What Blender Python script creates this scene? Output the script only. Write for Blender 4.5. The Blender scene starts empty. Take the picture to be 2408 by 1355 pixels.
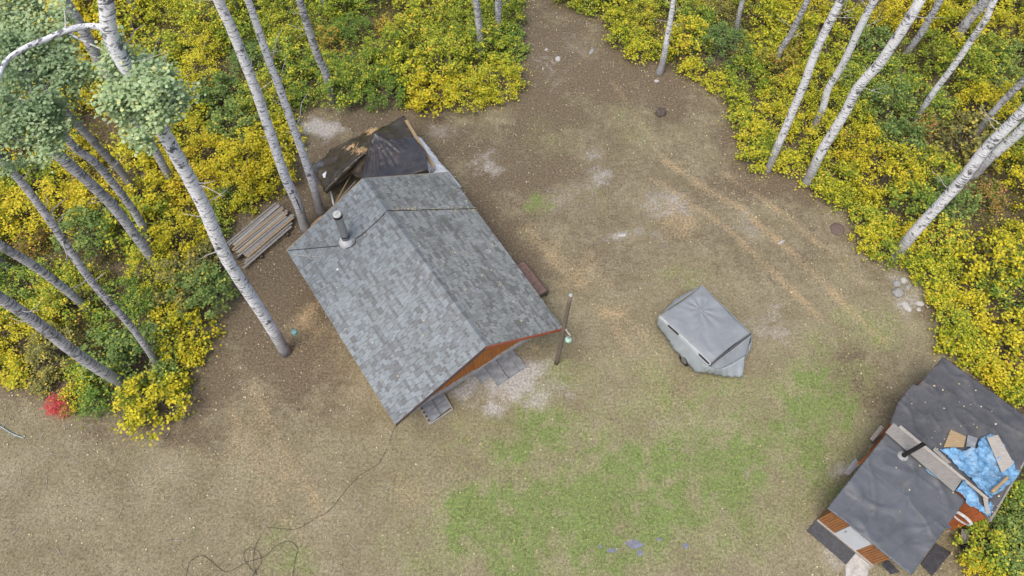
import bpy, math, random
import numpy as np
from mathutils import Vector, noise, geometry
S = bpy.context.scene
COL = S.collection
R = math.radians

# ---------------------------------------------------------------- camera, sky, sun, exposure
CAM_H, TILT, FPX = 30.0, R(30), 1605.0
cam_d = bpy.data.cameras.new('camera'); cam = bpy.data.objects.new('camera', cam_d); COL.objects.link(cam)
cam.location = (0, 0, CAM_H); cam.rotation_euler = (TILT, 0, 0)
cam_d.sensor_width = 36.0; cam_d.lens = 36.0 * FPX / 2408.0
cam_d.clip_start = 0.1; cam_d.clip_end = 3000
S.camera = cam
SUN_EL, SUN_AZ = R(64), R(215)          # azimuth clockwise from +Y: the light comes from the lower left
W = bpy.data.worlds.new('World'); S.world = W; W.use_nodes = True
nt = W.node_tree; bgn = nt.nodes['Background']
sky = nt.nodes.new('ShaderNodeTexSky'); sky.sky_type = 'NISHITA'; sky.sun_disc = False
sky.sun_elevation = SUN_EL; sky.sun_rotation = SUN_AZ
sky.air_density = 1.0; sky.dust_density = 5.0; sky.ozone_density = 1.0
nt.links.new(sky.outputs[0], bgn.inputs[0]); bgn.inputs[1].default_value = 0.15
sd = bpy.data.lights.new('sun', 'SUN'); sun = bpy.data.objects.new('sun', sd); COL.objects.link(sun)
sd.energy = 1.4; sd.angle = R(28); sd.color = (1.0, 0.95, 0.87)
sv = Vector((math.sin(SUN_AZ) * math.cos(SUN_EL), math.cos(SUN_AZ) * math.cos(SUN_EL), math.sin(SUN_EL)))
sun.rotation_euler = sv.to_track_quat('Z', 'Y').to_euler(); sun.location = sv * 60
S.view_settings.view_transform = 'Standard'; S.view_settings.look = 'None'
S.view_settings.exposure = 0.6; S.view_settings.gamma = 1.0
S.cycles.use_denoising = True
S.cycles.max_bounces = 6; S.cycles.diffuse_bounces = 3; S.cycles.glossy_bounces = 2; S.cycles.transmission_bounces = 4

# ---------------------------------------------------------------- survey: photograph pixel -> place
CT, ST = math.cos(TILT), math.sin(TILT)
def ray(px, py):
    x = (px - 1204) / FPX; y = -(py - 677.5) / FPX; z = -1.0
    return Vector((x, y * CT - z * ST, y * ST + z * CT))
def G(px, py, z=0.0):
    d = ray(px, py); t = (z - CAM_H) / d.z
    return Vector((0, 0, CAM_H)) + d * t
def proj(p):
    q = Vector(p) - Vector((0, 0, CAM_H))
    y = q.y * CT + q.z * ST; z = -q.y * ST + q.z * CT
    return 1204 + FPX * q.x / -z, 677.5 - FPX * y / -z
def depth(p):
    q = Vector(p) - Vector((0, 0, CAM_H)); return q.y * ST - q.z * CT
def near_vertical(b, px, py):           # point on the sight line closest to the upright through b
    d = ray(px, py); dx = Vector((d.x, d.y)); t = dx.dot(Vector((b.x, b.y))) / dx.dot(dx)
    return Vector((0, 0, CAM_H)) + d * t
def on_plane(px, py, p0, n):
    d = ray(px, py); c = Vector((0, 0, CAM_H)); t = (p0 - c).dot(n) / d.dot(n); return c + d * t
def zoom(ox, oy, s):
    return lambda x, y: (ox + x / s, oy + y / s)

# ---------------------------------------------------------------- mesh helpers
def link(o, parent=None):
    COL.objects.link(o)
    if parent is not None: o.parent = parent
    return o
def tag(o, label=None, cat=None, group=None, kind=None):
    if label: o['label'] = label
    if cat: o['category'] = cat
    if group: o['group'] = group
    if kind: o['kind'] = kind
    return o
ORG = {}
def thing(name, label, cat, loc, group=None):
    o = bpy.data.objects.new(name, None); o.empty_display_size = 0.2
    o.location = loc; link(o); ORG[o.name] = Vector(loc)
    return tag(o, label, cat, group)
class MB:
    def __init__(s): s.v = []; s.f = []; s.uv = None
    def add(s, vs, fs):
        k = len(s.v); s.v += [tuple(p) for p in vs]; s.f += [tuple(i + k for i in f) for f in fs]; return s
    def hexa(s, b, t):
        n = len(b)
        fs = [tuple(range(n - 1, -1, -1)), tuple(range(n, 2 * n))] + [(i, (i + 1) % n, n + (i + 1) % n, n + i) for i in range(n)]
        return s.add(list(b) + list(t), fs)
    def box(s, c, ux, uy, uz):           # half axes as vectors
        c = Vector(c); ux, uy, uz = Vector(ux), Vector(uy), Vector(uz)
        b = [c - ux - uy - uz, c + ux - uy - uz, c + ux + uy - uz, c - ux + uy - uz]
        return s.hexa(b, [p + 2 * uz for p in b])
    def bar(s, a, b, w, h, up=(0, 0, 1)): # rectangular bar from a to b
        a, b = Vector(a), Vector(b); d = (b - a).normalized(); up = Vector(up)
        sx = d.cross(up).normalized() * w / 2; uz = sx.cross(d).normalized() * h / 2
        return s.box((a + b) / 2, (b - a) / 2, sx, uz)
    def tube(s, pts, rad, n=8, caps=True, wob=0.0, seed=0):
        pts = [Vector(p) for p in pts]; m = len(pts)
        if not hasattr(rad, '__len__'): rad = [rad] * m
        k = len(s.v); rg = random.Random(seed)
        ref = Vector((1, 0, 0))
        for i, p in enumerate(pts):
            d = (pts[min(i + 1, m - 1)] - pts[max(i - 1, 0)]).normalized()
            if abs(d.dot(ref)) > 0.95: ref = Vector((0, 1, 0)) if abs(d.y) < 0.9 else Vector((0, 0, 1))
            a = (ref - d * ref.dot(d)).normalized(); b = d.cross(a); ref = a
            for j in range(n):
                th = 2 * math.pi * j / n; r = rad[i] * (1 + (rg.uniform(-wob, wob) if wob else 0))
                s.v.append(tuple(p + (a * math.cos(th) + b * math.sin(th)) * r))
        for i in range(m - 1):
            for j in range(n):
                a0 = k + i * n + j; a1 = k + i * n + (j + 1) % n
                s.f.append((a0, a1, a1 + n, a0 + n))
        if caps:
            s.f.append(tuple(k + j for j in range(n - 1, -1, -1))); s.f.append(tuple(k + (m - 1) * n + j for j in range(n)))
        return s
    def build(s, name, mat, parent=None, smooth=False, loc=None, bevel=0, solid=0):
        if parent is not None: o0 = ORG[parent.name]
        else: o0 = Vector(loc) if loc is not None else Vector((0, 0, 0))
        me = bpy.data.meshes.new(name)
        me.from_pydata([(p[0] - o0.x, p[1] - o0.y, p[2] - o0.z) for p in s.v], [], s.f)
        me.materials.append(mat)
        if smooth: me.polygons.foreach_set('use_smooth', [True] * len(me.polygons))
        me.update()
        o = bpy.data.objects.new(name, me)
        if parent is None: o.location = o0
        link(o, parent); ORG[o.name] = o0
        if solid:
            m = o.modifiers.new('thickness', 'SOLIDIFY'); m.thickness = solid; m.offset = 1
        if bevel:
            m = o.modifiers.new('bevel', 'BEVEL'); m.width = bevel; m.segments = 2; m.limit_method = 'ANGLE'
        return o
def poly_mesh(name, V):                  # V: (N, k, 3) loose polygons
    N, k, _ = V.shape; me = bpy.data.meshes.new(name)
    me.vertices.add(N * k); me.vertices.foreach_set('co', V.reshape(-1).astype(np.float32))
    me.loops.add(N * k); me.loops.foreach_set('vertex_index', np.arange(N * k, dtype=np.int32))
    me.polygons.add(N); me.polygons.foreach_set('loop_start', np.arange(0, N * k, k, dtype=np.int32))
    me.update(calc_edges=True); return me
def catmull(pts, n=5):
    pts = [Vector(p) for p in pts]; out = []
    for i in range(len(pts) - 1):
        p0 = pts[max(i - 1, 0)]; p1 = pts[i]; p2 = pts[i + 1]; p3 = pts[min(i + 2, len(pts) - 1)]
        for k in range(n):
            t = k / n
            out.append(0.5 * ((2 * p1) + (p2 - p0) * t + (2 * p0 - 5 * p1 + 4 * p2 - p3) * t * t + (3 * p1 - p0 - 3 * p2 + p3) * t ** 3))
    out.append(pts[-1]); return out
def leaf_polys(C, size, rng, tilt=0.6, k=6, round_=False):
    """small rounded leaf polygons with centres C, mostly facing up, tilted at random"""
    N = len(C); th = np.linspace(0, 2 * np.pi, k, endpoint=False)
    if round_: sh = np.stack([np.cos(th) * .5, np.sin(th) * .46, np.zeros(k)], 1)
    else:
        r = np.where(np.arange(k) % 2 == 0, .55, .40); sh = np.stack([np.cos(th) * r, np.sin(th) * r * .85, np.zeros(k)], 1)
    n = np.stack([rng.normal(0, tilt, N), rng.normal(0, tilt, N), np.ones(N)], 1); n /= np.linalg.norm(n, axis=1)[:, None]
    a = rng.normal(0, 1, (N, 3)); a -= n * (a * n).sum(1)[:, None]; a /= np.linalg.norm(a, axis=1)[:, None]
    b = np.cross(n, a); sz = size * rng.uniform(.65, 1.3, N)
    V = C[:, None, :] + sz[:, None, None] * (sh[None, :, 0:1] * a[:, None] + sh[None, :, 1:2] * b[:, None])
    V += (sz[:, None] * (np.abs(sh[:, 1]) * .35)[None, :])[:, :, None] * n[:, None]   # folded along the midrib
    return V

# ---------------------------------------------------------------- materials
def new_mat(name):
    m = bpy.data.materials.new(name); m.use_nodes = True
    n = m.node_tree; p = n.nodes['Principled BSDF']; p.inputs['Roughness'].default_value = .9
    p.inputs['Specular IOR Level'].default_value = .2
    return m, n.nodes, n.links, p
def ramp(N, L, fac, stops):
    r = N.new('ShaderNodeValToRGB'); e = r.color_ramp.elements
    while len(e) < len(stops): e.new(.5)
    for i, (p, c) in enumerate(stops): e[i].position = p; e[i].color = (c if hasattr(c, '__len__') else (c, c, c)) + ((1,) if hasattr(c, '__len__') else (1,)) if hasattr(c, '__len__') else (c, c, c, 1)
    L.new(fac, r.inputs[0]); return r.outputs[0]
def noise_tex(N, L, vec, scale, detail=4, rough=.6, dist=0.0):
    t = N.new('ShaderNodeTexNoise'); t.inputs['Scale'].default_value = scale; t.inputs['Detail'].default_value = detail
    t.inputs['Roughness'].default_value = rough; t.inputs['Distortion'].default_value = dist
    if vec is not None: L.new(vec, t.inputs['Vector'])
    return t.outputs['Fac']
def mapping(N, L, vec, scale=(1, 1, 1), rot=(0, 0, 0)):
    m = N.new('ShaderNodeMapping'); m.inputs['Scale'].default_value = scale; m.inputs['Rotation'].default_value = rot
    L.new(vec, m.inputs['Vector']); return m.outputs[0]
def mix(N, L, fac, a, b, mode='MIX'):
    m = N.new('ShaderNodeMix'); m.data_type = 'RGBA'; m.blend_type = mode
    for s, x in ((0, fac), (6, a), (7, b)):
        if isinstance(x, (int, float)): m.inputs[s].default_value = x
        elif isinstance(x, tuple): m.inputs[s].default_value = x + (1,)
        else: L.new(x, m.inputs[s])
    return m.outputs[2]
def bump(N, L, h, p, strength=.5, dist=.02):
    b = N.new('ShaderNodeBump'); b.inputs['Strength'].default_value = strength; b.inputs['Distance'].default_value = dist
    L.new(h, b.inputs['Height']); L.new(b.outputs[0], p.inputs['Normal'])
def mathn(N, L, op, a, b=None):
    m = N.new('ShaderNodeMath'); m.operation = op
    for i, x in enumerate((a, b)):
        if x is None: continue
        if isinstance(x, (int, float)): m.inputs[i].default_value = x
        else: L.new(x, m.inputs[i])
    return m.outputs[0]
def plain(name, col, rough=.85, var=.25, scale=6, bmp=.3, metal=0, stretch=(1, 1, 1), spec=.2, dark=None):
    """one colour with blotchy natural variation and a fine bump"""
    m, N, L, p = new_mat(name); tc = N.new('ShaderNodeTexCoord').outputs['Object']
    v = mapping(N, L, tc, stretch); f = noise_tex(N, L, v, scale, 6, .65)
    lo = tuple(c * (1 - var) for c in (dark or col)); hi = tuple(min(1, c * (1 + var)) for c in col)
    L.new(ramp(N, L, f, [(.3, lo), (.7, hi)]), p.inputs['Base Color'])
    p.inputs['Roughness'].default_value = rough; p.inputs['Metallic'].default_value = metal
    p.inputs['Specular IOR Level'].default_value = spec
    if bmp: bump(N, L, noise_tex(N, L, v, scale * 5, 3), p, bmp, .01)
    return m
def leaf_mat(name, stops, trans=.35):
    m, N, L, p = new_mat(name); out = N['Material Output']
    g = N.new('ShaderNodeNewGeometry'); oi = N.new('ShaderNodeObjectInfo')
    tc = N.new('ShaderNodeTexCoord').outputs['Object']
    big = noise_tex(N, L, tc, 2.3, 3, .6)                                   # whole sprays turn together
    f = mathn(N, L, 'ADD', mathn(N, L, 'MULTIPLY', g.outputs['Random Per Island'], .62), mathn(N, L, 'MULTIPLY', mathn(N, L, 'SUBTRACT', big, .22), 1.15))
    f = mathn(N, L, 'ADD', f, mathn(N, L, 'MULTIPLY', mathn(N, L, 'SUBTRACT', oi.outputs['Random'], .5), .25))
    f = mathn(N, L, 'SUBTRACT', f, .08)
    c = ramp(N, L, f, stops)
    L.new(c, p.inputs['Base Color']); p.inputs['Roughness'].default_value = .6; p.inputs['Specular IOR Level'].default_value = .25
    t = N.new('ShaderNodeBsdfTranslucent'); L.new(c, t.inputs[0])
    mx = N.new('ShaderNodeMixShader'); mx.inputs[0].default_value = trans
    L.new(p.outputs[0], mx.inputs[1]); L.new(t.outputs[0], mx.inputs[2]); L.new(mx.outputs[0], out.inputs['Surface'])
    return m
M = {}
LEAF = {
    'golden':  leaf_mat('golden_leaves', [(.12, (0.096, 0.148, 0.020)), (.3, (0.336, 0.352, 0.030)), (.58, (0.684, 0.598, 0.035)), (.85, (0.774, 0.643, 0.050)), (.97, (0.756, 0.499, 0.080))], .4),
    'yellow':  leaf_mat('yellow_leaves', [(.12, (0.080, 0.150, 0.020)), (.34, (0.256, 0.332, 0.035)), (.62, (0.576, 0.559, 0.040)), (.85, (0.738, 0.648, 0.050)), (.98, (0.738, 0.504, 0.070))], .4),
    'lime':    leaf_mat('yellow_green_leaves', [(.12, (0.075, 0.151, 0.022)), (.4, (0.224, 0.321, 0.039)), (.68, (0.429, 0.464, 0.050)), (.9, (0.776, 0.669, 0.056)), (.985, (0.797, 0.487, 0.078))], .4),
    'green':   leaf_mat('green_leaves', [(.12, (0.065, 0.142, 0.029)), (.5, (0.173, 0.294, 0.052)), (.78, (0.346, 0.426, 0.065)), (.95, (0.800, 0.694, 0.065))], .4),
    'deep':    leaf_mat('deep_green_leaves', [(.12, (0.077, 0.144, 0.040)), (.5, (0.187, 0.288, 0.079)), (.82, (0.297, 0.391, 0.106)), (.97, (0.692, 0.611, 0.092))], .4),
    'olive':   leaf_mat('olive_leaves', [(.12, (0.096, 0.108, 0.040)), (.5, (0.210, 0.224, 0.081)), (.82, (0.364, 0.332, 0.092)), (.97, (0.689, 0.553, 0.081))], .4),
    'orange':  leaf_mat('orange_leaves', [(.12, (.12, .19, .03)), (.48, (.36, .38, .05)), (.70, (.66, .40, .08)), (.95, (.78, .40, .12))], .4),
    'rust':    leaf_mat('rusty_red_leaves', [(.12, (.11, .18, .03)), (.48, (.28, .31, .06)), (.70, (.52, .27, .11)), (.95, (.62, .32, .12))], .4),
    'red':     leaf_mat('crimson_leaves', [(.15, (.42, .06, .06)), (.5, (.66, .09, .10)), (.95, (.70, .22, .16))], .4),
    'aspen':   leaf_mat('aspen_leaves', [(.12, (.21, .31, .14)), (.5, (.345, .465, .24)), (.85, (.44, .55, .32)), (1.0, (.58, .60, .24))], .3),
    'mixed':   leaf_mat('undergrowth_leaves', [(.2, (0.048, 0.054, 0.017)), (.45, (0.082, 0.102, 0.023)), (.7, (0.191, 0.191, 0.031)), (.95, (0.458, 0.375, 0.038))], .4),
}
def bark(name, white, dark, amount, base_z=2.6):
    m, N, L, p = new_mat(name); tc = N.new('ShaderNodeTexCoord').outputs['Object']
    v1 = mapping(N, L, tc, (3.2, 3.2, 20)); v2 = mapping(N, L, tc, (2.2, 2.2, 2.6)); v3 = mapping(N, L, tc, (9, 9, 60))
    bg_ = noise_tex(N, L, mapping(N, L, tc, (.9, .9, .55)), 1.0, 2); sc = mathn(N, L, 'ADD', noise_tex(N, L, v1, 1.0, 3, .55, .6), mathn(N, L, 'MULTIPLY', mathn(N, L, 'SUBTRACT', bg_, .5), .28)); kn = noise_tex(N, L, v2, 1.0, 4, .7); fi = noise_tex(N, L, v3, 1.0, 3)
    tone = ramp(N, L, fi, [(.3, tuple(c * .78 for c in white)), (.7, tuple(min(1, c * 1.12) for c in white))])
    c = mix(N, L, ramp(N, L, sc, [(.555 - amount, 0.0), (.60 - amount, .92)]), tone, dark)
    c = mix(N, L, ramp(N, L, kn, [(.575, 0.0), (.62, .92)]), c, tuple(d * .8 for d in dark))
    sx = N.new('ShaderNodeSeparateXYZ'); L.new(tc, sx.inputs[0])
    hz = mathn(N, L, 'ADD', mathn(N, L, 'DIVIDE', sx.outputs['Z'], base_z), mathn(N, L, 'MULTIPLY', mathn(N, L, 'SUBTRACT', kn, .5), 1.6))
    rough = mix(N, L, fi, (.13, .125, .12), (.30, .295, .30))
    c = mix(N, L, ramp(N, L, hz, [(.35, .85), (1.5, 0.0)]), c, rough)
    L.new(c, p.inputs['Base Color']); bump(N, L, mathn(N, L, 'ADD', sc, fi), p, .5, .02)
    return m
M['bark_white'] = bark('white_aspen_bark', (.68, .69, .71), (.11, .11, .118), .0)
M['bark_grey'] = bark('grey_aspen_bark', (.47, .47, .49), (.13, .128, .13), .05, 2.2)
M['bark_dark'] = bark('dark_aspen_bark', (.29, .285, .30), (.12, .11, .11), .06, 5.0)
M['twig'] = plain('dead_branch_bark', (.34, .33, .32), var=.3, scale=14)
M['stem'] = plain('shrub_stem_bark', (.17, .145, .12), var=.4, scale=10)
def wood(name, col, rough=.8, grain=(2, 30, 30), var=.3):
    return plain(name, col, rough, var, 1.5, .3, stretch=grain)
def ground_mat():
    m, N, L, p = new_mat('yard_soil_and_turf'); tc = N.new('ShaderNodeTexCoord').outputs['Object']
    at = N.new('ShaderNodeAttribute'); at.attribute_name = 'cover'
    sp = N.new('ShaderNodeSeparateColor'); L.new(at.outputs['Color'], sp.inputs[0])
    grn, brn, snd, stw = sp.outputs[0], sp.outputs[1], sp.outputs[2], at.outputs['Alpha']
    n1 = noise_tex(N, L, tc, .55, 5, .6); n2 = noise_tex(N, L, tc, 2.6, 6, .7); n3 = noise_tex(N, L, tc, 8.5, 5, .75); n4 = noise_tex(N, L, tc, 24, 3, .7)
    base = mix(N, L, ramp(N, L, n1, [(.35, 0.0), (.65, 1.0)]), (.166, .143, .090), (.226, .199, .133))
    base = mix(N, L, ramp(N, L, n2, [(.5, 0.0), (.72, .7)]), base, (.146, .138, .070))
    def lay(c, mask, lo, hi, col, breakup=n2, k=1.5):
        f = mathn(N, L, 'ADD', mask, mathn(N, L, 'MULTIPLY', mathn(N, L, 'SUBTRACT', breakup, .5), k))
        return mix(N, L, mathn(N, L, 'MULTIPLY', ramp(N, L, f, [(lo, 0.0), (hi, 1.0)]), mathn(N, L, 'MINIMUM', mathn(N, L, 'MULTIPLY', mask, 4.0), 1.0)), c, col)
    bcol = mix(N, L, n3, (.080, .061, .042), (.172, .140, .096))
    c = lay(base, brn, .12, .85, bcol, n2, 2.0)
    c = lay(c, stw, .15, 1.0, (.325, .245, .145), n3)
    c = lay(c, snd, .15, .8, mix(N, L, n3, (.25, .235, .21), (.38, .365, .345)))
    gcol = mix(N, L, ramp(N, L, grn, [(.45, 0.0), (.85, 1.0)]), mix(N, L, n3, (.145, .178, .06), (.25, .272, .12)), mix(N, L, n3, (.095, .155, .04), (.18, .228, .075)))
    c = lay(c, mathn(N, L, 'MULTIPLY', grn, .82), .0, 1.25, gcol, mathn(N, L, 'ADD', mathn(N, L, 'MULTIPLY', mathn(N, L, 'ADD', n2, n1), .3), mathn(N, L, 'MULTIPLY', n3, .4)))
    grit = mathn(N, L, 'ADD', mathn(N, L, 'MULTIPLY', n4, .5), mathn(N, L, 'MULTIPLY', n3, .5))
    c = mix(N, L, 1.0, c, ramp(N, L, grit, [(.39, .50), (.5, .98), (.61, 1.52)]), 'MULTIPLY')
    L.new(c, p.inputs['Base Color']); p.inputs['Roughness'].default_value = 1.0; p.inputs['Specular IOR Level'].default_value = .05
    bump(N, L, mathn(N, L, 'ADD', n2, mathn(N, L, 'MULTIPLY', n3, .6)), p, .6, .05)
    return m

# ---------------------------------------------------------------- ground sheet with its cover map
def smooth_blob(X, Y, px, py, rx, ry, s=1.0, rot=0):
    c = G(px, py); ex = (G(px + rx, py) - G(px - rx, py)).length / 2; ey = (G(px, py + ry) - G(px, py - ry)).length / 2
    dx, dy = X - c.x, Y - c.y
    if rot: dx, dy = dx * math.cos(rot) + dy * math.sin(rot), -dx * math.sin(rot) + dy * math.cos(rot)
    d = (dx / ex) ** 2 + (dy / ey) ** 2
    return s * np.exp(-d * .9)
def track(X, Y, pts, w, s):
    out = np.zeros_like(X); P = [G(*p) for p in pts]
    for a, b in zip(P, P[1:]):
        vx, vy = b.x - a.x, b.y - a.y; t = np.clip(((X - a.x) * vx + (Y - a.y) * vy) / (vx * vx + vy * vy), 0, 1)
        d = np.hypot(X - a.x - t * vx, Y - a.y - t * vy); out = np.maximum(out, s * np.exp(-(d / w) ** 2))
    return out
FOREST_L = [(-240, -240), (1235, -240), (1232, 60), (1226, 130), (1205, 190), (1160, 225), (1060, 240), (960, 240), (880, 236), (800, 232), (735, 245),
            (700, 285), (690, 340), (672, 415), (640, 462), (560, 515), (530, 570), (520, 640), (505, 720), (480, 790), (465, 845), (420, 890), (436, 950), (400, 985), (310, 975),
            (265, 940), (180, 925), (90, 915), (-140, 905)]
FOREST_R = [(1262, -240), (1285, 18), (1395, 42), (1450, 92), (1500, 140), (1570, 165), (1640, 190), (1705, 228), (1740, 300), (1785, 362), (1830, 388), (1900, 400), (1960, 432),
            (2012, 492), (2018, 560), (2060, 590), (2120, 600), (2190, 650), (2240, 755), (2275, 840), (2330, 900), (2450, 1000), (2560, 1080), (2660, -240)]
FOREST_S = [(2560, 1100), (2420, 1125), (2360, 1215), (2330, 1290), (2300, 1420), (2560, 1420)]
POLYS = [[(G(*p).x, G(*p).y) for p in f] for f in (FOREST_L, FOREST_R, FOREST_S)]
def inside(x, y, poly):
    x = np.asarray(x); y = np.asarray(y); r = np.zeros(x.shape, bool); n = len(poly)
    for i in range(n):
        x1, y1 = poly[i]; x2, y2 = poly[(i + 1) % n]
        if y1 == y2: continue
        r ^= ((y1 > y) != (y2 > y)) & (x < (x2 - x1) * (y - y1) / (y2 - y1) + x1)
    return r
def edge_dist(x, y, poly):
    d = np.full(np.shape(x), 1e9)
    for (x1, y1), (x2, y2) in zip(poly, poly[1:] + poly[:1]):
        vx, vy = x2 - x1, y2 - y1; t = np.clip(((x - x1) * vx + (y - y1) * vy) / (vx * vx + vy * vy), 0, 1)
        d = np.minimum(d, np.hypot(x - x1 - t * vx, y - y1 - t * vy))
    return d
GREEN = [(1420, 1110, 380, 170, .52), (1000, 1270, 120, 80, .25), (1550, 880, 150, 70, .3), (1880, 1020, 140, 120, .35), (1750, 1080, 160, 90, .35), (1250, 1270, 150, 80, .4), (1115, 1195, 60, 45, .7), (1120, 1240, 40, 40, .5), (1500, 1200, 260, 110, .30), (1450, 1195, 80, 60, .55), (1560, 1240, 70, 30, .6), (1250, 1055, 200, 60, .34), (1300, 1010, 45, 30, .45), (1900, 860, 55, 65, .7), (1940, 960, 90, 60, .6), (2050, 770, 75, 55, .6),
         (1565, 1070, 45, 25, .8), (1268, 472, 28, 22, .95), (1415, 470, 26, 18, .6), (670, 1300, 60, 45, .75), (1330, 1310, 260, 55, .32), (1180, 1330, 60, 30, .6), (1300, 1340, 50, 30, .5), (1640, 850, 40, 26, .55), (1745, 895, 60, 16, .8),
         (1345, 880, 40, 40, .5), (1620, 985, 110, 60, .5), (1070, 1075, 40, 25, .6), (1400, 1180, 60, 40, .8), (1290, 1240, 90, 40, .4), (1930, 1130, 30, 30, .45), (1980, 1180, 40, 30, .5), (1720, 1230, 160, 90, .32),
         (1480, 300, 80, 60, .3), (1300, 330, 60, 60, .25), (1600, 640, 80, 40, .3), (2000, 900, 80, 30, .4), (1220, 985, 60, 30, .45)]
BROWN = [(1380, 280, 280, 150, .42), (1700, 470, 260, 130, .34), (1240, 480, 140, 120, .40), (1450, 600, 200, 120, .26), (560, 1000, 260, 70, .28), (1130, 560, 80, 110, .5), (1850, 620, 160, 90, .25), (690, 720, 110, 150, .85), (740, 840, 80, 90, .6), (610, 770, 70, 90, .75), (500, 880, 60, 90, .8), (560, 690, 60, 60, .9), (820, 310, 150, 70, 1.0), (720, 440, 60, 80, 1.0), (760, 520, 60, 60, 1.0),
         (1060, 330, 90, 60, .6), (1110, 470, 100, 60, .75), (1160, 540, 90, 40, .7), (1275, 425, 45, 35, .95), (1240, 80, 60, 100, .95), (1360, 80, 130, 60, .75), (1480, 170, 110, 50, .75), (1640, 230, 100, 50, .75), (1740, 330, 70, 60, .8),
         (1820, 420, 80, 40, .85), (1950, 480, 70, 60, .7), (2080, 640, 60, 40, .7), (2200, 700, 40, 80, .8), (2030, 850, 90, 50, .65), (1990, 880, 60, 60, .5), (1945, 1110, 55, 90, .6), (2040, 930, 60, 50, .5), (1250, 180, 130, 130, .45),
         (1220, 640, 60, 60, .5), (1330, 250, 120, 90, .45), (1550, 270, 40, 30, .6), (250, 1000, 120, 30, .55), (430, 990, 80, 40, .65), (1030, 930, 40, 30, .8), (690, 900, 120, 60, .35), (2270, 1290, 80, 90, .9), (900, 270, 100, 30, .9), (560, 600, 80, 80, 1)]
SAND = [(765, 303, 45, 25, .95), (722, 300, 25, 22, .8), (1150, 382, 32, 30, .5), (1020, 310, 60, 40, .3), (1400, 415, 45, 45, .42), (1475, 548, 70, 22, .45), (1195, 905, 95, 50, 1.2), (1120, 895, 50, 28, .75), (2012, 1325, 45, 55, 1.0), (1915, 1232, 30, 25, .9),
        (1310, 130, 70, 60, .25), (1310, 480, 60, 40, .28), (1750, 540, 70, 40, .25), (1820, 760, 50, 60, .3), (200, 1150, 400, 160, .15), (2130, 690, 40, 50, .4), (1990, 1110, 26, 36, .7), (1560, 480, 60, 50, .4), (1880, 960, 40, 40, .4)]
STRAW = [(705, 765, 38, 45, .85), (1425, 738, 40, 26, .85), (1340, 620, 40, 40, .6), (600, 1050, 60, 120, .35), (700, 1110, 40, 70, .4), (1590, 520, 50, 40, .6), (1380, 670, 40, 40, .5), (1250, 810, 18, 14, .8), (960, 1130, 110, 50, .35), (1560, 950, 80, 40, .35)]
TRACKS = [([(1570, 380), (1640, 430), (1750, 495), (1870, 600), (1985, 715), (2080, 800)], .28, .7), ([(1530, 420), (1600, 462), (1700, 530), (1820, 640), (1930, 750)], .24, .6), ([(1690, 400), (1800, 470), (1920, 570), (2030, 670)], .24, .5), ([(1440, 190), (1500, 280), (1560, 370)], .3, .25),
          ([(1240, 540), (1330, 640), (1440, 760), (1560, 930)], .4, .42), ([(1290, 560), (1390, 650), (1510, 790), (1640, 960)], .35, .3), ([(590, 900), (640, 1010), (720, 1140), (770, 1230)], .35, .42), ([(540, 960), (580, 1060), (650, 1180)], .3, .35), ([(330, 1010), (560, 1110), (740, 1290)], .4, .25)]
def axis(lo, hi, st, far):
    c = list(np.arange(lo, hi, st)) + [hi]; e = [1, 2.5, 5, 10, 20, 40, 80, 160, far]
    return np.array([lo - k for k in e[::-1]] + c + [hi + k for k in e])
gx = axis(-42, 42, .18, 900); gy = axis(-3, 50, .18, 900)
X, Y = np.meshgrid(gx, gy)
_lat = np.random.default_rng(4242).uniform(0, 1, (128, 128))
def vnoise(x, y):
    xi, yi = np.floor(x).astype(int), np.floor(y).astype(int); fx, fy = x - xi, y - yi; fx = fx * fx * (3 - 2 * fx); fy = fy * fy * (3 - 2 * fy)
    g_ = lambda a, b: _lat[a % 128, b % 128]
    return (g_(xi, yi) * (1 - fx) + g_(xi + 1, yi) * fx) * (1 - fy) + (g_(xi, yi + 1) * (1 - fx) + g_(xi + 1, yi + 1) * fx) * fy
def fbm(x, y, s, o=0.0, n=4):
    t = 0; a = .5
    for k in range(n): t = t + a * vnoise(x * s + o + 17 * k, y * s - o + 9 * k); s *= 2.1; a *= .5
    return t / (1 - .5 ** n)
def field(x, y):
    x0, y0 = x, y; x = x0 + (fbm(x0, y0, .9, 3.3) - .5) * 2.4; y = y0 + (fbm(x0, y0, .9, 41.7) - .5) * 2.4
    g = sum(smooth_blob(x, y, *b) for b in GREEN); b = sum(smooth_blob(x, y, *q) for q in BROWN)
    s = sum(smooth_blob(x, y, *q) for q in SAND); t = sum(smooth_blob(x, y, *q) for q in STRAW)
    for p, w, k in TRACKS: t = np.maximum(t, track(x0 + (x - x0) * .09, y0 + (y - y0) * .09, p, w, k))
    mk = lambda o, s_: np.clip((fbm(x0, y0, s_, o) - .5) * 2.0 + .95, .35, 1.35)
    g = g * mk(70.1, .6) * mk(12.3, 2.6); b = b * mk(33.3, .7); s = s * mk(55.5, 1.2); t = t * mk(80.2, .9)
    x, y = x0, y0
    for P in POLYS:
        ins = inside(x, y, P); d = edge_dist(x, y, P)
        b = np.maximum(b, np.where(ins, 1.0, .85 * np.exp(-(d / .8) ** 2)))
        g = np.where(ins, 0, g); s = np.where(ins, 0, s); t = np.where(ins, 0, t)
    return np.clip(g, 0, 1), np.clip(b, 0, 1), np.clip(s, 0, 1), np.clip(t, 0, 1)
fg, fb, fs, ft = field(X, Y)
nx, ny = len(gx), len(gy)
gv = np.stack([X, Y, np.zeros_like(X)], -1).reshape(-1, 3)
ii = np.arange(nx * ny).reshape(ny, nx); q = np.stack([ii[:-1, :-1], ii[:-1, 1:], ii[1:, 1:], ii[1:, :-1]], -1).reshape(-1, 4)
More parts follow.
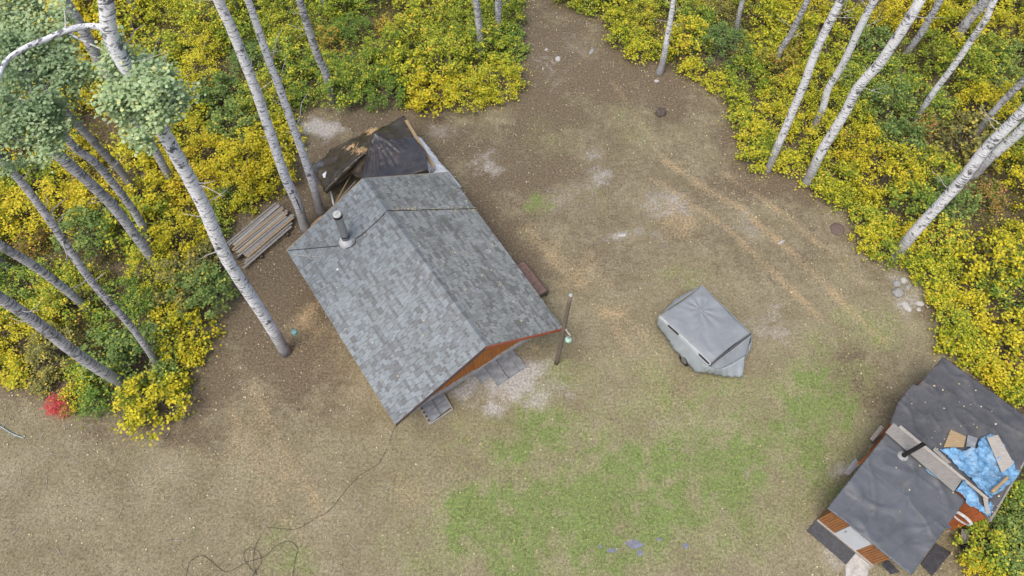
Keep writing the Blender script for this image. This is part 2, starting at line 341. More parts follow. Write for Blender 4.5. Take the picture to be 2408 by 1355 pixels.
me = bpy.data.meshes.new('ground'); me.vertices.add(len(gv)); me.vertices.foreach_set('co', gv.reshape(-1).astype(np.float32))
me.loops.add(q.size); me.loops.foreach_set('vertex_index', q.reshape(-1).astype(np.int32)); me.polygons.add(len(q)); me.polygons.foreach_set('loop_start', np.arange(0, q.size, 4, dtype=np.int32)); me.update(calc_edges=True)
ca = me.attributes.new('cover', 'FLOAT_COLOR', 'POINT'); ca.data.foreach_set('color', np.stack([fg, fb, fs, ft], -1).reshape(-1).astype(np.float32))
me.materials.append(ground_mat()); ground = link(bpy.data.objects.new('ground', me)); tag(ground, 'dry yard of worn turf, brown soil and sandy wheel tracks', 'ground', kind='structure')

# ---------------------------------------------------------------- the cabin
HE, HR = 2.5, 4.8
BL, FL, BR_, FR = G(675, 588, HE), G(930, 998, HE), G(1053, 405, HE), G(1323, 772, HE)
RB, RF = G(853, 420, HR), G(1143, 815, HR)
U = (RF - RB).normalized(); NV = Vector((-U.y, U.x, 0)); UP = Vector((0, 0, 1))   # U to the front gable, NV to the right eave
def shingle_mat(name, tones, moss):
    m, N, L, p = new_mat(name); g = N.new('ShaderNodeNewGeometry').outputs['Random Per Island']; tc = N.new('ShaderNodeTexCoord').outputs['Object']
    c = ramp(N, L, g, [(i / (len(tones) - 1), t) for i, t in enumerate(tones)])
    n1 = noise_tex(N, L, tc, .8, 5, .65); n2 = noise_tex(N, L, tc, 60, 2); n3 = noise_tex(N, L, tc, 3.0, 5, .7)
    c = mix(N, L, ramp(N, L, n1, [(.48, 0.0), (.72, moss)]), c, (.085, .09, .075))
    c = mix(N, L, ramp(N, L, n3, [(.58, 0.0), (.78, moss * .8)]), c, (.10, .095, .08))
    c = mix(N, L, 1.0, c, ramp(N, L, n2, [(.3, .78), (.7, 1.2)]), 'MULTIPLY')
    L.new(c, p.inputs['Base Color']); p.inputs['Roughness'].default_value = .92; bump(N, L, n2, p, .4, .004); return m
M['shingle_l'] = shingle_mat('grey_asphalt_shingles', [(0.124, 0.129, 0.133), (0.145, 0.157, 0.165), (0.166, 0.186, 0.198), (0.181, 0.205, 0.218), (0.195, 0.220, 0.235), (0.207, 0.236, 0.252)], .25)
M['shingle_r'] = shingle_mat('mossy_asphalt_shingles', [(0.129, 0.133, 0.131), (0.162, 0.172, 0.168), (0.195, 0.211, 0.209), (0.214, 0.232, 0.230), (0.237, 0.254, 0.252)], .62)
M['deck'] = plain('roof_underlay', (.06, .06, .06))
M['orange_wood'] = wood('orange_stained_boards', (.40, .155, .045), grain=(12, 12, 1.2))
M['red_fascia'] = wood('red_fascia_paint', (.30, .09, .05))
M['grey_wood'] = wood('weathered_grey_wood', (.21, .20, .185))
M['tan_wood'] = wood('tan_wood', (.29, .215, .125))
M['pale_wood'] = wood('pale_grey_wood', (.31, .29, .26))
M['lilac_wood'] = wood('old_silver_wood', (.225, .215, .20))
M['dark_wood'] = wood('dark_wood', (.09, .075, .06))
M['concrete'] = plain('grey_concrete', (.20, .212, .225), var=.35, scale=3, bmp=.5)
M['concrete_pale'] = plain('pale_concrete', (.36, .35, .33), var=.3, scale=4)
M['steel'] = plain('galvanised_steel', (.42, .43, .44), .42, .12, 5, .1, .85, spec=.5)
M['white_metal'] = plain('white_painted_metal', (.62, .63, .62), .5, .1, 4, .05)
M['old_cable'] = plain('dusty_cable', (.055, .05, .042))
M['black_rubber'] = plain('black_rubber', (.025, .025, .027), .7, .3, 8)
M['black_metal'] = plain('black_painted_steel', (.022, .022, .022), .5, .3, 8)
cabin_o = (BL + FR) / 2; cabin_o.z = 0
cabin = thing('cabin', 'small orange cabin under a low gable roof of mottled grey shingles', 'cabin', cabin_o)
def wall_ring(z):
    iL, iR, iB, iF = .45, .45, .35, .55
    ql = lambda e, r: e
    bl = BL + NV * iL + U * iB; fl = FL + NV * iL - U * 1.08; br = BR_ - NV * iR + U * (iB + .2); fr = FR - NV * iR - U * 1.42
    return [Vector((p.x, p.y, z)) for p in (bl, fl, fr, br)]
w0 = wall_ring(0.0); w1 = wall_ring(HE + .12)
mb = MB()
mb.hexa([w0[0], w0[1], w0[2], w0[3]], [w1[0], w1[1], w1[2], w1[3]])
rb_w = Vector((RB.x, RB.y, HR - .12)) + U * .4; rf_w = Vector((RF.x, RF.y, HR - .12)) - U * 1.16
mb.add([w1[0], w1[3], rb_w, w1[1], w1[2], rf_w], [(1, 0, 2), (3, 4, 5), (0, 3, 5, 2), (4, 1, 2, 5)])
wall = mb.build('wall', M['orange_wood'], cabin)
# battens on the front gable, sill ledge and skirt
fu = (w0[2] - w0[1]).normalized(); fw = (w0[2] - w0[1]).length
mb = MB()
mid_t = (rf_w - w0[1]).dot(fu)
for k in range(1, 30):
    t = fw * k / 30; h = HE + .1 + (HR - HE - .2) * max(0, 1 - abs(t - mid_t) / (fw / 2)) - .05
    a = w0[1] + fu * t + U * .012; mb.bar(a + UP * .2, a + UP * h, .045, .02, U)
mb.build('batten', M['orange_wood'], wall)
mb = MB(); a = w0[1] + U * .05; b = w0[2] + U * .05
mb.bar(a + UP * .14, b + UP * .14, .11, .28); mb.build('foundation_skirt', M['concrete_pale'], cabin)
dc = w0[1].lerp(w0[2], .60); mb = MB(); mb.bar(dc - fu * .5 + U * .035 + UP * 1.2, dc + fu * .5 + U * .035 + UP * 1.2, .04, 1.95)
door = mb.build('door', M['orange_wood'], cabin, bevel=.004)
mb = MB(); mb.tube([dc + fu * .38 + U * .06 + UP * 1.15, dc + fu * .38 + U * .13 + UP * 1.15], .03, 10); mb.build('handle', M['steel'], door)
mb = MB(); wc = w0[1].lerp(w0[2], .27); mb.bar(wc - fu * .55 + U * .03 + UP * 1.5, wc + fu * .55 + U * .03 + UP * 1.5, .05, .95)
win = mb.build('window', M['pale_wood'], cabin)
mb = MB(); mb.bar(wc - fu * .48 + U * .06 + UP * 1.5, wc + fu * .48 + U * .06 + UP * 1.5, .012, .82); mb.build('pane', plain('window_glass', (.03, .035, .04), .08, .1, 2, 0, spec=.6), win)
# roof deck
def bil(a, b, c, d, s, t):               # s along the eave, t up the slope
    return (a.lerp(b, s)).lerp(c.lerp(d, s), t)
mb = MB(); th = Vector((0, 0, .1))
for e0, e1 in ((BL, FL), (BR_, FR)):
    lw_ = Vector((0, 0, -.16)); mid0, mid1 = e0.lerp(RB, .5), e1.lerp(RF, .5); mb.hexa([e0 - th + lw_, e1 - th + lw_, RF - th + lw_, RB - th + lw_], [e0 + lw_, e1 + lw_, RF + lw_, RB + lw_])
roof = mb.build('roof', M['deck'], cabin)
def shingles(e0, e1, r0, r1, seed, flip):
    rg = random.Random(seed); mb = MB(); Ls = (e1 - e0).length; Lt = (e0.lerp(e1, .5) - r0.lerp(r1, .5)).length
    n = (e1 - e0).cross(r0 - e0).normalized(); n = n if n.z > 0 else -n
    rows = round(Lt / .145)
    for j in range(-0, rows):
        t0 = j / rows - (.004 if j == 0 else 0); t1 = min(1, (j + 1.12) / rows); s = -rg.uniform(0, .3) / Ls
        while s < 1:
            w = rg.choice((.17, .22, .27, .32, .36)) / Ls; a, b = max(0, s), min(1, s + w); s += w
            if b - a < .02 / Ls: continue
            g = .008 / Ls; lift = rg.choice((.012, .012, .019))
            jt = rg.uniform(-.01, .012) / Lt; b0 = bil(e0, e1, r0, r1, a + g, t0 + jt); b1 = bil(e0, e1, r0, r1, b - g, t0 + jt); c1 = bil(e0, e1, r0, r1, b - g, t1); c0 = bil(e0, e1, r0, r1, a + g, t1)
            lo = [b0 - n * .03, b1 - n * .03, c1 - n * .03, c0 - n * .03]; hi = [b0 + n * lift, b1 + n * lift, c1 + n * .004, c0 + n * .004]
            mb.hexa(lo, hi)
    return mb
shingles(BL, FL, RB, RF, 3, 0).build('shingles', M['shingle_l'], roof)
shingles(BR_, FR, RB, RF, 8, 1).build('shingles', M['shingle_r'], roof)
nl = (FL - BL).cross(RB - BL).normalized(); nl = nl if nl.z > 0 else -nl
nr = (FR - BR_).cross(RB - BR_).normalized(); nr = nr if nr.z > 0 else -nr
PL, PR = BL, BR_
mb = MB(); Lr = (RF - RB).length; k = 0; dl = (BL - RB); dl = (dl - U * dl.dot(U)).normalized(); dr = (BR_ - RB); dr = (dr - U * dr.dot(U)).normalized()
while k * .2 < Lr:
    a = RB + U * k * .2; b = RB + U * min(Lr, k * .2 + .26); w = .17; h0, h1 = .024, .030
    P = lambda c, h: [c + dl * w + nl * h, c + UP * (h + .018), c + dr * w + nr * h]
    p0 = P(a, h0 - .012); p1 = P(b, h1)
    q0 = [x - UP * .02 for x in p0]; q1 = [x - UP * .03 for x in p1]
    mb.add(p0 + p1 + q0 + q1, [(0, 1, 4, 3), (1, 2, 5, 4), (3, 4, 10, 9), (4, 5, 11, 10), (0, 3, 9, 6), (2, 8, 11, 5)]); k += 1
mb.build('ridge_cap', M['shingle_l'], roof)
mb = MB()
for a, b, m_ in ((FL, RF, 0), (RF, FR, 0)):
    o_ = U * (-.05 if a is FL else .012); mb.bar(a - UP * .11 + o_, b - UP * .11 + o_, .035, .15)
mb.build('fascia', M['red_fascia'], cabin)
mb = MB()
for a, b in ((BL, FL), (BR_, FR)):
    mb.bar(a - UP * .11, b - UP * .11, .03, .12)
mb.bar(BL - UP * .1 - U * .03, RB - UP * .1 - U * .03, .03, .15); mb.bar(RB - UP * .1 - U * .03, BR_ - UP * .1 - U * .03, .03, .15)
mb.build('fascia', M['tan_wood'], cabin)
# chimney
cb = on_plane(816, 567, PL, nl); ctop = near_vertical(cb, 793, 500)
ch = MB(); ctz = ctop.z; cr = 9.5 / FPX * depth(cb)
ch.tube([cb - UP * .1, cb + UP * .45], cr * .92, 20); ch.tube([cb + UP * .45, Vector((cb.x, cb.y, ctz - .25))], cr, 20)
chim = ch.build('chimney', M['steel'], cabin, smooth=False)
mb = MB(); mb.tube([cb + UP * .44, cb + UP * .50], cr * 1.08, 20); mb.build('collar_band', M['black_metal'], chim)
mb = MB(); z = ctz - .26; c = Vector((cb.x, cb.y, 0))
mb.tube([c + UP * z, c + UP * (z + .13)], cr * 1.17, 20); mb.build('cap_gasket', M['black_metal'], chim)
mb = MB(); mb.tube([c + UP * (z + .12), c + UP * (z + .17), c + UP * (z + .20)], [cr * 1.06, cr * 1.04, cr * .85], 20)
mb.tube([c + UP * (z + .2) - NV * cr * .6, c + UP * (z + .23), c + UP * (z + .2) + NV * cr * .6], .025, 6)
mb.build('cap', plain('dull_cap_metal', (.44, .45, .43), .5, .2, 14, .1), chim)
mb = MB(); pts = []
base = cb + nl * .03
mb.tube([cb - UP * .12 - nl * .02, cb + nl * .05, cb + UP * .10, cb + UP * .26], [cr * 2.0, cr * 1.9, cr * 1.6, cr * 1.05], 24, caps=False)
mb.build('flashing', plain('pale_flashing', (.40, .41, .42), .5, .15, 6, .1), chim, smooth=True)
def slope_pt(px, py, e0, e1, h):
    n_ = nl if e0 is BL else nr; p = on_plane(px, py, e0, n_)
    for _ in range(6):
        s_, t_ = .5, .5
        for _k in range(12):
            f = bil(e0, e1, RB, RF, s_, t_) - p; js = (bil(e0, e1, RB, RF, s_ + .01, t_) - bil(e0, e1, RB, RF, s_, t_)) / .01; jt_ = (bil(e0, e1, RB, RF, s_, t_ + .01) - bil(e0, e1, RB, RF, s_, t_)) / .01
            d = js.x * jt_.y - js.y * jt_.x; s_ -= (f.x * jt_.y - f.y * jt_.x) / d; t_ -= (js.x * f.y - js.y * f.x) / d
        z = bil(e0, e1, RB, RF, s_, t_).z + h; p = G(px, py, z)
    return p
# cable over the roof
def roof_pt(px, py, h=.045):
    a = slope_pt(px, py, BL, FL, h)
    return a if (a - RB).dot(NV) < 0 else slope_pt(px, py, BR_, FR, h)
pts = [roof_pt(*p) for p in [(678, 589), (735, 584), (800, 578)]]
ring = [cb + (math.cos(a) * NV * -1 + math.sin(a) * U) * cr * 2.15 for a in np.linspace(.9, 2.9, 6)]
ring = [roof_pt(*proj(p)) for p in ring]
pts += ring + [roof_pt(*p) for p in [(850, 553), (880, 526), (900, 507), (910, 496)]] + [roof_pt(*p) for p in [(930, 495), (985, 494), (1050, 492), (1118, 491)]]
mb = MB(); mb.tube(pts, .016, 6); tag(mb.build('cable', M['black_rubber'], loc=pts[0]), 'thin black cable running over the shingled cabin roof and round its chimney', 'cable')
mb = MB(); rg = random.Random(5)
for (x0, y0), (x1, y1) in (((686, 598), (742, 604)), ((700, 601), (728, 598)), ((724, 604), (735, 609)), ((742, 603), (768, 597)), ((735, 604), (745, 600))):
    mb.tube([roof_pt(x0, y0, .04), roof_pt((x0 + x1) / 2, (y0 + y1) / 2 + rg.uniform(-3, 3), .05), roof_pt(x1, y1, .04)], [.016, .013, .006], 5)
tag(mb.build('fallen_branch', M['twig'], loc=roof_pt(700, 601)), 'small bare branch fallen on the shingles by the cabin roof corner', 'branch')
mb = MB(); p = roof_pt(794, 634, .03); mb.tube([p, p + UP * .03, p + UP * .06], [.05, .06, .02], 8); tag(mb.build('roof_vent', M['white_metal'], loc=p), 'tiny white cap on the left roof slope below the chimney', 'vent')
# pavers
Z3 = zoom(900, 700, 3.986)
def slab(cz, w, l, ux, z0, z1, lab, mat='concrete', grp='concrete slabs by the cabin door', name='paving_slab'):
    c = G(*Z3(*cz), z1); ux = ux.normalized(); uy = Vector((-ux.y, ux.x, 0)); mb = MB(); c0 = Vector((c.x, c.y, (z0 + z1) / 2))
    mb.box(c0, ux * w / 2, uy * l / 2, UP * (z1 - z0) / 2); o = mb.build(name, M[mat], loc=(c.x, c.y, z0), bevel=.008); o.location.z = z0
    for v in o.data.vertices: pass
    return tag(o, lab, 'paving slab', grp)
da = G(*Z3(1215, 468), .1) - G(*Z3(945, 640), .1); su = .62
for cz, w, l, z, lab in [((935, 725), .60, .60, .06, 'separate square grey slab, leftmost of the slabs at the cabin gable'),
                      ((1035, 654), .61, .61, .12, 'blotchy grey slab at the back left corner of the gable door platform'),
                      ((1139, 588), .61, .61, .121, 'grey slab in the middle of the platform row nearest the gable wall'),
                      ((1216, 540), .34, .61, .12, 'narrow slab at the back right corner of the gable door platform'),
                      ((1092, 742), .61, .61, .119, 'square slab jutting out at the front left of the gable platform'),
                      ((1196, 672), .61, .61, .12, 'mossy slab at the middle of the platform front edge'),
                      ((1280, 618), .40, .61, .121, 'slab at the front right corner of the gable door platform')]:
    slab(cz, w, l, da, 0.0, z, lab)
p4 = [G(*Z3(*p), .16) for p in ((340, 1020), (545, 862), (655, 1045), (440, 1188))]
mb = MB(); pc = sum(p4, Vector()) / 4; 
stand = thing('slab_stand', 'low weathered lumber frame with notched side carrying four slabs at roof corner', 'frame', (pc.x, pc.y, 0))
ax = (p4[1] - p4[0]).normalized(); ay = (p4[3] - p4[0]).normalized()
for a, b, in ((p4[0], p4[1]), (p4[1], p4[2]), (p4[2], p4[3]), (p4[3], p4[0])):
    m_ = MB(); m_.bar(Vector((a.x, a.y, .085)), Vector((b.x, b.y, .085)), .05, .17); m_.build('rail', M['pale_wood'], stand)
for k in range(9):
    a = p4[0].lerp(p4[3], (k + .5) / 9); m_ = MB(); m_.box(Vector((a.x, a.y, .182)) + ax * .05, ay * .04, ax * .05, UP * .012); m_.build('spacer_block', M['dark_wood' if k % 2 else 'pale_wood'], stand)
for i in range(2):
    for j in range(2):
        c = p4[0] + (p4[1] - p4[0]) * (.29 + .46 * i) + (p4[3] - p4[0]) * (.26 + .48 * j)
        mb = MB(); mb.box(Vector((c.x, c.y, .155)), (p4[1] - p4[0]) * .222, (p4[3] - p4[0]) * .232, UP * .025)
        tag(mb.build('paving_slab', M['concrete'], loc=(c.x, c.y, .13), bevel=.006),
            'slab on the lumber frame, the one %s' % [['farthest left under the roof edge', 'at the front left corner beside the notched side'], ['under the roof edge beside the dark soil', 'at the front right corner, clear of the roof']][i][j], 'paving slab', 'slabs on the lumber frame')
# planks lying along the gable foot
for a, b, w, lab in (((1225, 478), (1345, 398), .10, 'short pale board lying right of the slab platform under the red fascia'), ((725, 765), (855, 690), .16, 'pale broken board lying left of the slabs at the gable foot')):
    mb = MB(); A, B = G(*Z3(*a), .07), G(*Z3(*b), .07); mb.bar(A, B, w, .05)
    tag(mb.build('board', M['pale_wood'], loc=((A + B) / 2)), lab, 'board', 'loose boards at the gable foot')
# deck at the right eave
Z4 = zoom(1060, 560, 4.517)
e0, e1 = G(*Z4(778, 240), .42), G(*Z4(1030, 560), .42); du = (e1 - e0).normalized(); dn = Vector((-du.y, du.x, 0)); dn = dn if dn.dot(NV) < 0 else -dn
dl_ = (e1 - e0).length; dkc = (e0 + e1) / 2
deck = thing('side_deck', 'low reddish plank deck with dark rim half hidden under the right eave', 'deck', (dkc.x, dkc.y, 0))
mb = MB(); npl = 9
for k in range(npl):
    c = e0 + du * dl_ * (k + .5) / npl + dn * .6; mb.box(Vector((c.x, c.y, .415)), du * (dl_ / npl / 2 - .006), dn * .56, UP * .018)
mb.build('plank', plain('faded_red_planks', (.175, .115, .098), var=.25, scale=5), deck)
mb = MB(); mb.bar(e0 - UP * .08, e1 - UP * .08, .06, .24); mb.bar(e0 - UP * .08 + dn * .03, e0 - UP * .08 + dn * 1.1, .05, .24); mb.bar(e1 - UP * .08 + dn * .03, e1 - UP * .08 + dn * 1.1, .05, .24)
mb.build('rim_board', M['dark_wood'], deck)
for e in (e0, e1):
    for k in (.06, 1.05):
        c = e + dn * k; mb = MB(); mb.bar(Vector((c.x, c.y, 0)) - du * .0, Vector((c.x, c.y, .22)), .09, .09, U); mb.build('leg', M['dark_wood'], deck)

# ---------------------------------------------------------------- pole with globe
pb = G(1308, 855); pt = near_vertical(pb, 1342, 695); pole = thing('lamp_pole', 'tall thin wooden pole holding a green glass globe beside the cabin roof corner', 'pole', pb)
mb = MB(); mb.tube(catmull([pb - UP * .1, pb.lerp(pt, .35) + Vector((.03, 0, 0)), pb.lerp(pt, .7), pt], 3), [.105, .1, .1, .097, .095, .092, .09, .088, .086, .085], 12)
mb.build('post', wood('dark_pole_wood', (.15, .125, .10), grain=(25, 25, 1.5)), pole, smooth=True)
mb = MB(); mb.tube([pt, pt + UP * .04, pt + UP * .06], [.075, .075, .04], 8); mb.build('cap', plain('pale_cap', (.30, .36, .34)), pole)
a = near_vertical(pb, 1327, 771); b = G(1341, 790, a.z - .15); gc = G(1336.5, 799, a.z - .42)
mb = MB(); mb.bar(a, b, .05, .05); mb.build('bracket', M['pale_wood'], pole)
mb = MB(); mb.tube([b - UP * .01, gc + UP * .1], .012, 6); mb.build('hanger', M['steel'], pole)
r = .155; mb = MB(); mb.tube([gc + UP * r * math.cos(t) for t in np.linspace(math.pi, 0, 11)], [max(.006, r * math.sin(t)) for t in np.linspace(math.pi, 0, 11)], 18)
gl = mb.build('globe', plain('pale_green_glass', (.30, .47, .38), .25, .1, 4, 0, spec=.5), pole, smooth=True)
mb = MB(); mb.tube([gc + UP * r * .9, gc + UP * (r * 1.18)], [.06, .05], 10); mb.build('collar', M['steel'], gl)

# ---------------------------------------------------------------- draped sheets
def drape(name, poly, zf, mat, step=.12, parent=None, loc=None, thick=.012, jig=.35, seed=1, smooth=True, wob=0.0):
    rg = random.Random(seed); P = [Vector((p[0], p[1])) for p in poly]; n = len(P); bv = []
    for i in range(n):
        a, b = P[i], P[(i + 1) % n]; k = max(1, int((b - a).length / step))
        for j in range(k):
            v = a.lerp(b, j / k)
            if wob and j: v = v + Vector((rg.uniform(-wob, wob), rg.uniform(-wob, wob)))
            bv.append(v)
    nb = len(bv); pl = [(v.x, v.y) for v in bv]
    x0, x1 = min(v.x for v in bv), max(v.x for v in bv); y0, y1 = min(v.y for v in bv), max(v.y for v in bv)
    xs, ys = np.meshgrid(np.arange(x0, x1, step), np.arange(y0, y1, step))
    xs = xs + np.array([[rg.uniform(-jig, jig) * step for _ in r_] for r_ in xs]); ys = ys + np.array([[rg.uniform(-jig, jig) * step for _ in r_] for r_ in ys])
    ok = inside(xs, ys, pl) & (edge_dist(xs, ys, pl) > step * .45)
    vs = bv + [Vector((x, y)) for x, y in zip(xs[ok], ys[ok])]
    r_ = geometry.delaunay_2d_cdt(vs, [(i, (i + 1) % nb) for i in range(nb)], [], 1, 1e-5)
    mb = MB(); mb.v = [(v.x, v.y, zf(v.x, v.y)) for v in r_[0]]
    mb.f = [tuple(f) if (lambda a, b, c: (b - a).cross(c - a))(*[Vector(r_[0][i]) for i in f[:3]]) > 0 else tuple(reversed(f)) for f in r_[2]]
    return mb.build(name, mat, parent, smooth, loc, solid=thick)
def scatter_z(ctrl, power=2.6):
    C = np.array(ctrl); n = len(C); A_ = np.hypot(C[:, None, 0] - C[None, :, 0], C[:, None, 1] - C[None, :, 1]) - 1e-3 * np.eye(n)
    Q = np.zeros((n + 3, n + 3)); Q[:n, :n] = A_; Q[:n, n] = 1; Q[:n, n + 1:] = C[:, :2]; Q[n:, :n] = Q[:n, n:].T
    w = np.linalg.lstsq(Q, np.concatenate([C[:, 2], [0, 0, 0]]), rcond=None)[0]
    return lambda x, y: float((w[:n] * np.hypot(C[:, 0] - x, C[:, 1] - y)).sum() + w[n] + w[n + 1] * x + w[n + 2] * y)
def fold_lines(segs, amp=.024, wd=.06):
    """straight folds left in a sheet: each segment raises a narrow soft ridge"""
    S_ = [(Vector(a[:2]), Vector(b[:2]), k) for a, b, k in segs]
    def f(x, y):
        z = 0; p = Vector((x, y))
        for a, b, k in S_:
            d = b - a; t = (p - a).dot(d) / d.length_squared
            if -.1 < t < 1.1:
                q = (p - a - d * t).length; z += amp * k * math.exp(-(q / wd) ** 2) * max(0, min(1, 1 - abs(t - .5) * 1.7 + .35))
        return z
    return f
def nz(x, y, s, o=0): return noise.noise(Vector((x * s + o, y * s - o, o * .7)))
def crease(x, y, s, o=0): return 1 - abs(nz(x, y, s, o)) * 2.2
def sheet_mat(name, col, rough, var=.25, scale=2.0, wr=.5, spec=.35, dirt=None, ws=2.5):
    m, N, L, p = new_mat(name); tc = N.new('ShaderNodeTexCoord').outputs['Object']
    f = noise_tex(N, L, tc, scale, 6, .65); c = ramp(N, L, f, [(.32, tuple(x * (1 - var) for x in col)), (.68, tuple(x * (1 + var) for x in col))])
    if dirt: c = mix(N, L, ramp(N, L, noise_tex(N, L, tc, 1.3, 6, .7, .5), [(.53, 0.0), (.75, .75)]), c, dirt)
    L.new(c, p.inputs['Base Color']); p.inputs['Roughness'].default_value = rough; p.inputs['Specular IOR Level'].default_value = spec
    w = noise_tex(N, L, tc, ws, 3, .5, 1.2); r_ = mathn(N, L, 'ABSOLUTE', mathn(N, L, 'SUBTRACT', w, .5))
    bump(N, L, mathn(N, L, 'ADD', mathn(N, L, 'MULTIPLY', ramp(N, L, r_, [(0.0, 1.0), (.16, .0)]), .22), w), p, wr, .05)
    return m
Z7 = zoom(640, 240, 3.764)
M['brown_tarp'] = sheet_mat('brown_tarp', (.046, .037, .026), .3, .5, 1.5, .6, .4, (.11, .08, .05))
M['black_sheet'] = sheet_mat('black_plastic_sheet', (.040, .038, .042), .36, .35, 1.8, .5, .45, (.10, .075, .06))
M['white_sheet'] = sheet_mat('white_sheet', (.66, .68, .70), .6, .15, 3, .5, .3, (.30, .28, .25))
M['dark_sheet0'] = sheet_mat('dark_grey_plastic', (.055, .057, .062), .45, .4, 3, .5, .4)
bd = [((510, 425), .15), ((470, 490), .1), ((375, 560), .05), ((385, 650), .05), ((440, 740), .2), ((462, 805), .85), ((545, 745), .7), ((700, 640), 1.2), ((800, 690), 1.7), ((880, 690), 2.0), ((1000, 640), 2.3), ((1100, 560), 2.2), ((1240, 300), 2.05), ((1245, 228), 2.0), ((1165, 125), 1.7), ((1040, 195), 1.6), ((940, 240), 1.9), ((880, 235), 2.0), ((770, 300), 1.0), ((640, 360), .5)]
ins_ = [((890, 275), 2.65), ((915, 272), 2.7), ((840, 370), 1.9), ((700, 390), 1.15), ((640, 480), .9), ((600, 420), .6), ((540, 560), .55), ((560, 640), .75), ((640, 590), 1.05), ((740, 500), 1.45), ((800, 430), 1.9), ((760, 620), 1.35), ((1080, 260), 2.05), ((1000, 420), 2.4), ((560, 520), .35), ((470, 600), .3), ((600, 700), .45)]
ctrl = [(*G(*Z7(*p), z)[:2], z) for p, z in bd + ins_]; zf0 = scatter_z(ctrl)
pk = G(*Z7(900, 275), 2.65)
def tarp_z(x, y):
    a = math.atan2(y - pk.y, x - pk.x); d = math.hypot(x - pk.x, y - pk.y)
    f = (.02 * math.sin(a * 13 + 2 * nz(x, y, .8)) + .015 * math.sin(a * 23 + 1)) * min(1, d / .8) + .10 * max(0, crease(x + y * .3, y, .9, 17) - .66) + .05 * nz(x, y, 1.7, 3) + .05 * max(0, crease(x, y, 1.1, 7) - .6)
    return max(.03, zf0(x, y) + f)
tp = [G(*Z7(*p), z)[:2] for p, z in bd]
tarp = drape('tarp', tp, tarp_z, M['brown_tarp'], .10, loc=(pk.x, pk.y, 0), wob=.03)
tag(tarp, 'muddy brown tarp slumped over a heap behind the cabin gable', 'tarp')
gp = [G(*Z7(*p), z) for p, z in (((905, 268), 2.75), ((1030, 330), 2.62), ((1245, 300), 2.28), ((1365, 490), 2.15), ((1400, 700), 2.05), ((1180, 720), 2.1), ((960, 745), 2.1), ((790, 765), 2.0), ((840, 480), 2.25), ((868, 350), 2.5))]
cz = scatter_z([(p.x, p.y, p.z) for p in gp] + [(*G(*Z7(1000, 460), 2.4)[:2], 2.4), (*G(*Z7(1150, 520), 2.3)[:2], 2.3)])
def sheet_z(x, y):
    a = math.atan2(y - pk.y, x - pk.x); d = math.hypot(x - pk.x, y - pk.y); w = min(1, d / .7)
    f = (.085 * max(0, math.sin(a * 17 + 1.3 * nz(x, y, .6))) ** 3 + .03 * math.sin(a * 31 + .7) + .04 * math.sin(a * 9)) * w
    return max(tarp_z(x, y) + .05, cz(x, y) + f - .05)
drape_o = drape('plastic_sheet', [(p.x, p.y) for p in gp], sheet_z, M['black_sheet'], .07, loc=(pk.x, pk.y, 1.0), wob=.01)
tag(drape_o, 'black plastic sheet fanning in folds from its peak down to the cabin roof', 'plastic sheet')
# straw showing at the peak
mb = MB(); rg = random.Random(4)
for k in range(150):
    px, py = rg.choice(((880, 262, 30, 22), (700, 395, 45, 18), (790, 430, 40, 18)))[:2], 0
    px = rg.gauss(px[0], 26), rg.gauss(px[1], 14); c = G(*Z7(*px), 2.0); z = tarp_z(c.x, c.y); c = G(*Z7(*px), z); z = tarp_z(c.x, c.y) + .02
    a = rg.uniform(-.6, .6) + .9; d = Vector((math.cos(a), math.sin(a), rg.uniform(-.15, .15))) * rg.uniform(.08, .2)
    c = Vector((c.x, c.y, z + .015)); mb.bar(c - d, c + d, .018, .006)
tag(mb.build('straw', plain('dry_straw', (.52, .36, .19)), loc=(pk.x, pk.y, 2.5)), 'wisps of orange straw lying on the brown tarp near its peak', 'straw', kind='stuff')
a_, b_, c_ = G(*Z7(468, 800), 1.0), G(*Z7(650, 610), 1.35), G(*Z7(838, 440), 2.05)
mb = MB(); Q = catmull([a_, a_.lerp(b_, .5) + UP * .06, b_, b_.lerp(c_, .5) + UP * .04, c_], 5); mb.tube(Q, [.05 + .13 * math.sin(math.pi * min(1, .12 + i / len(Q))) ** .7 for i in range(len(Q))], 10, wob=.16, seed=6)
tag(mb.build('rolled_tarp', M['brown_tarp'], loc=(*b_[:2], 1.2), smooth=True), 'long brown roll of tarp slanting down the left side of the covered heap', 'tarp')
pq = [G(*Z7(*p), .1) for p in ((360, 560), (480, 500), (560, 560), (540, 700), (470, 760), (390, 700))]
o = drape('plastic_sheet', [(p.x, p.y) for p in pq], lambda x, y: .12 + .10 * nz(x, y, 2.1, 3) + .12 * max(0, crease(x, y, 1.6, 5) - .55), M['dark_sheet0'], .08, loc=(*pq[0][:2], .1), wob=.04)
tag(o, 'dark grey plastic lying rumpled on the soil left of the covered heap', 'plastic sheet')
pq = [G(*Z7(*p), .4) for p in ((445, 640), (480, 612), (470, 668), (455, 672))]
mb = MB(); mb.hexa([p - UP * .02 for p in pq], pq); tag(mb.build('scrap', M['white_sheet'], loc=pq[0]), 'small white scrap stuck on the dark plastic left of the heap', 'scrap')
for a_, b_, r_, m_, lab in (((560, 900), (700, 640), .05, 'tan_wood', 'thin pale pole leaning out of the heap towards the lumber stack'), ((600, 860), (740, 700), .045, 'grey_wood', 'grey stick lying beside the brown heap near the cabin roof'), ((340, 1100), (440, 1010), .06, 'tan_wood', 'tan board end poking out from under the rear roof edge')):
    p, q = G(*Z7(*a_), .25), G(*Z7(*b_), .8); mb = MB(); mb.tube([p, p.lerp(q, .5) + UP * .02, q], [r_, r_ * .9, r_ * .7], 7); tag(mb.build('pole', M[m_], loc=p), lab, 'pole')
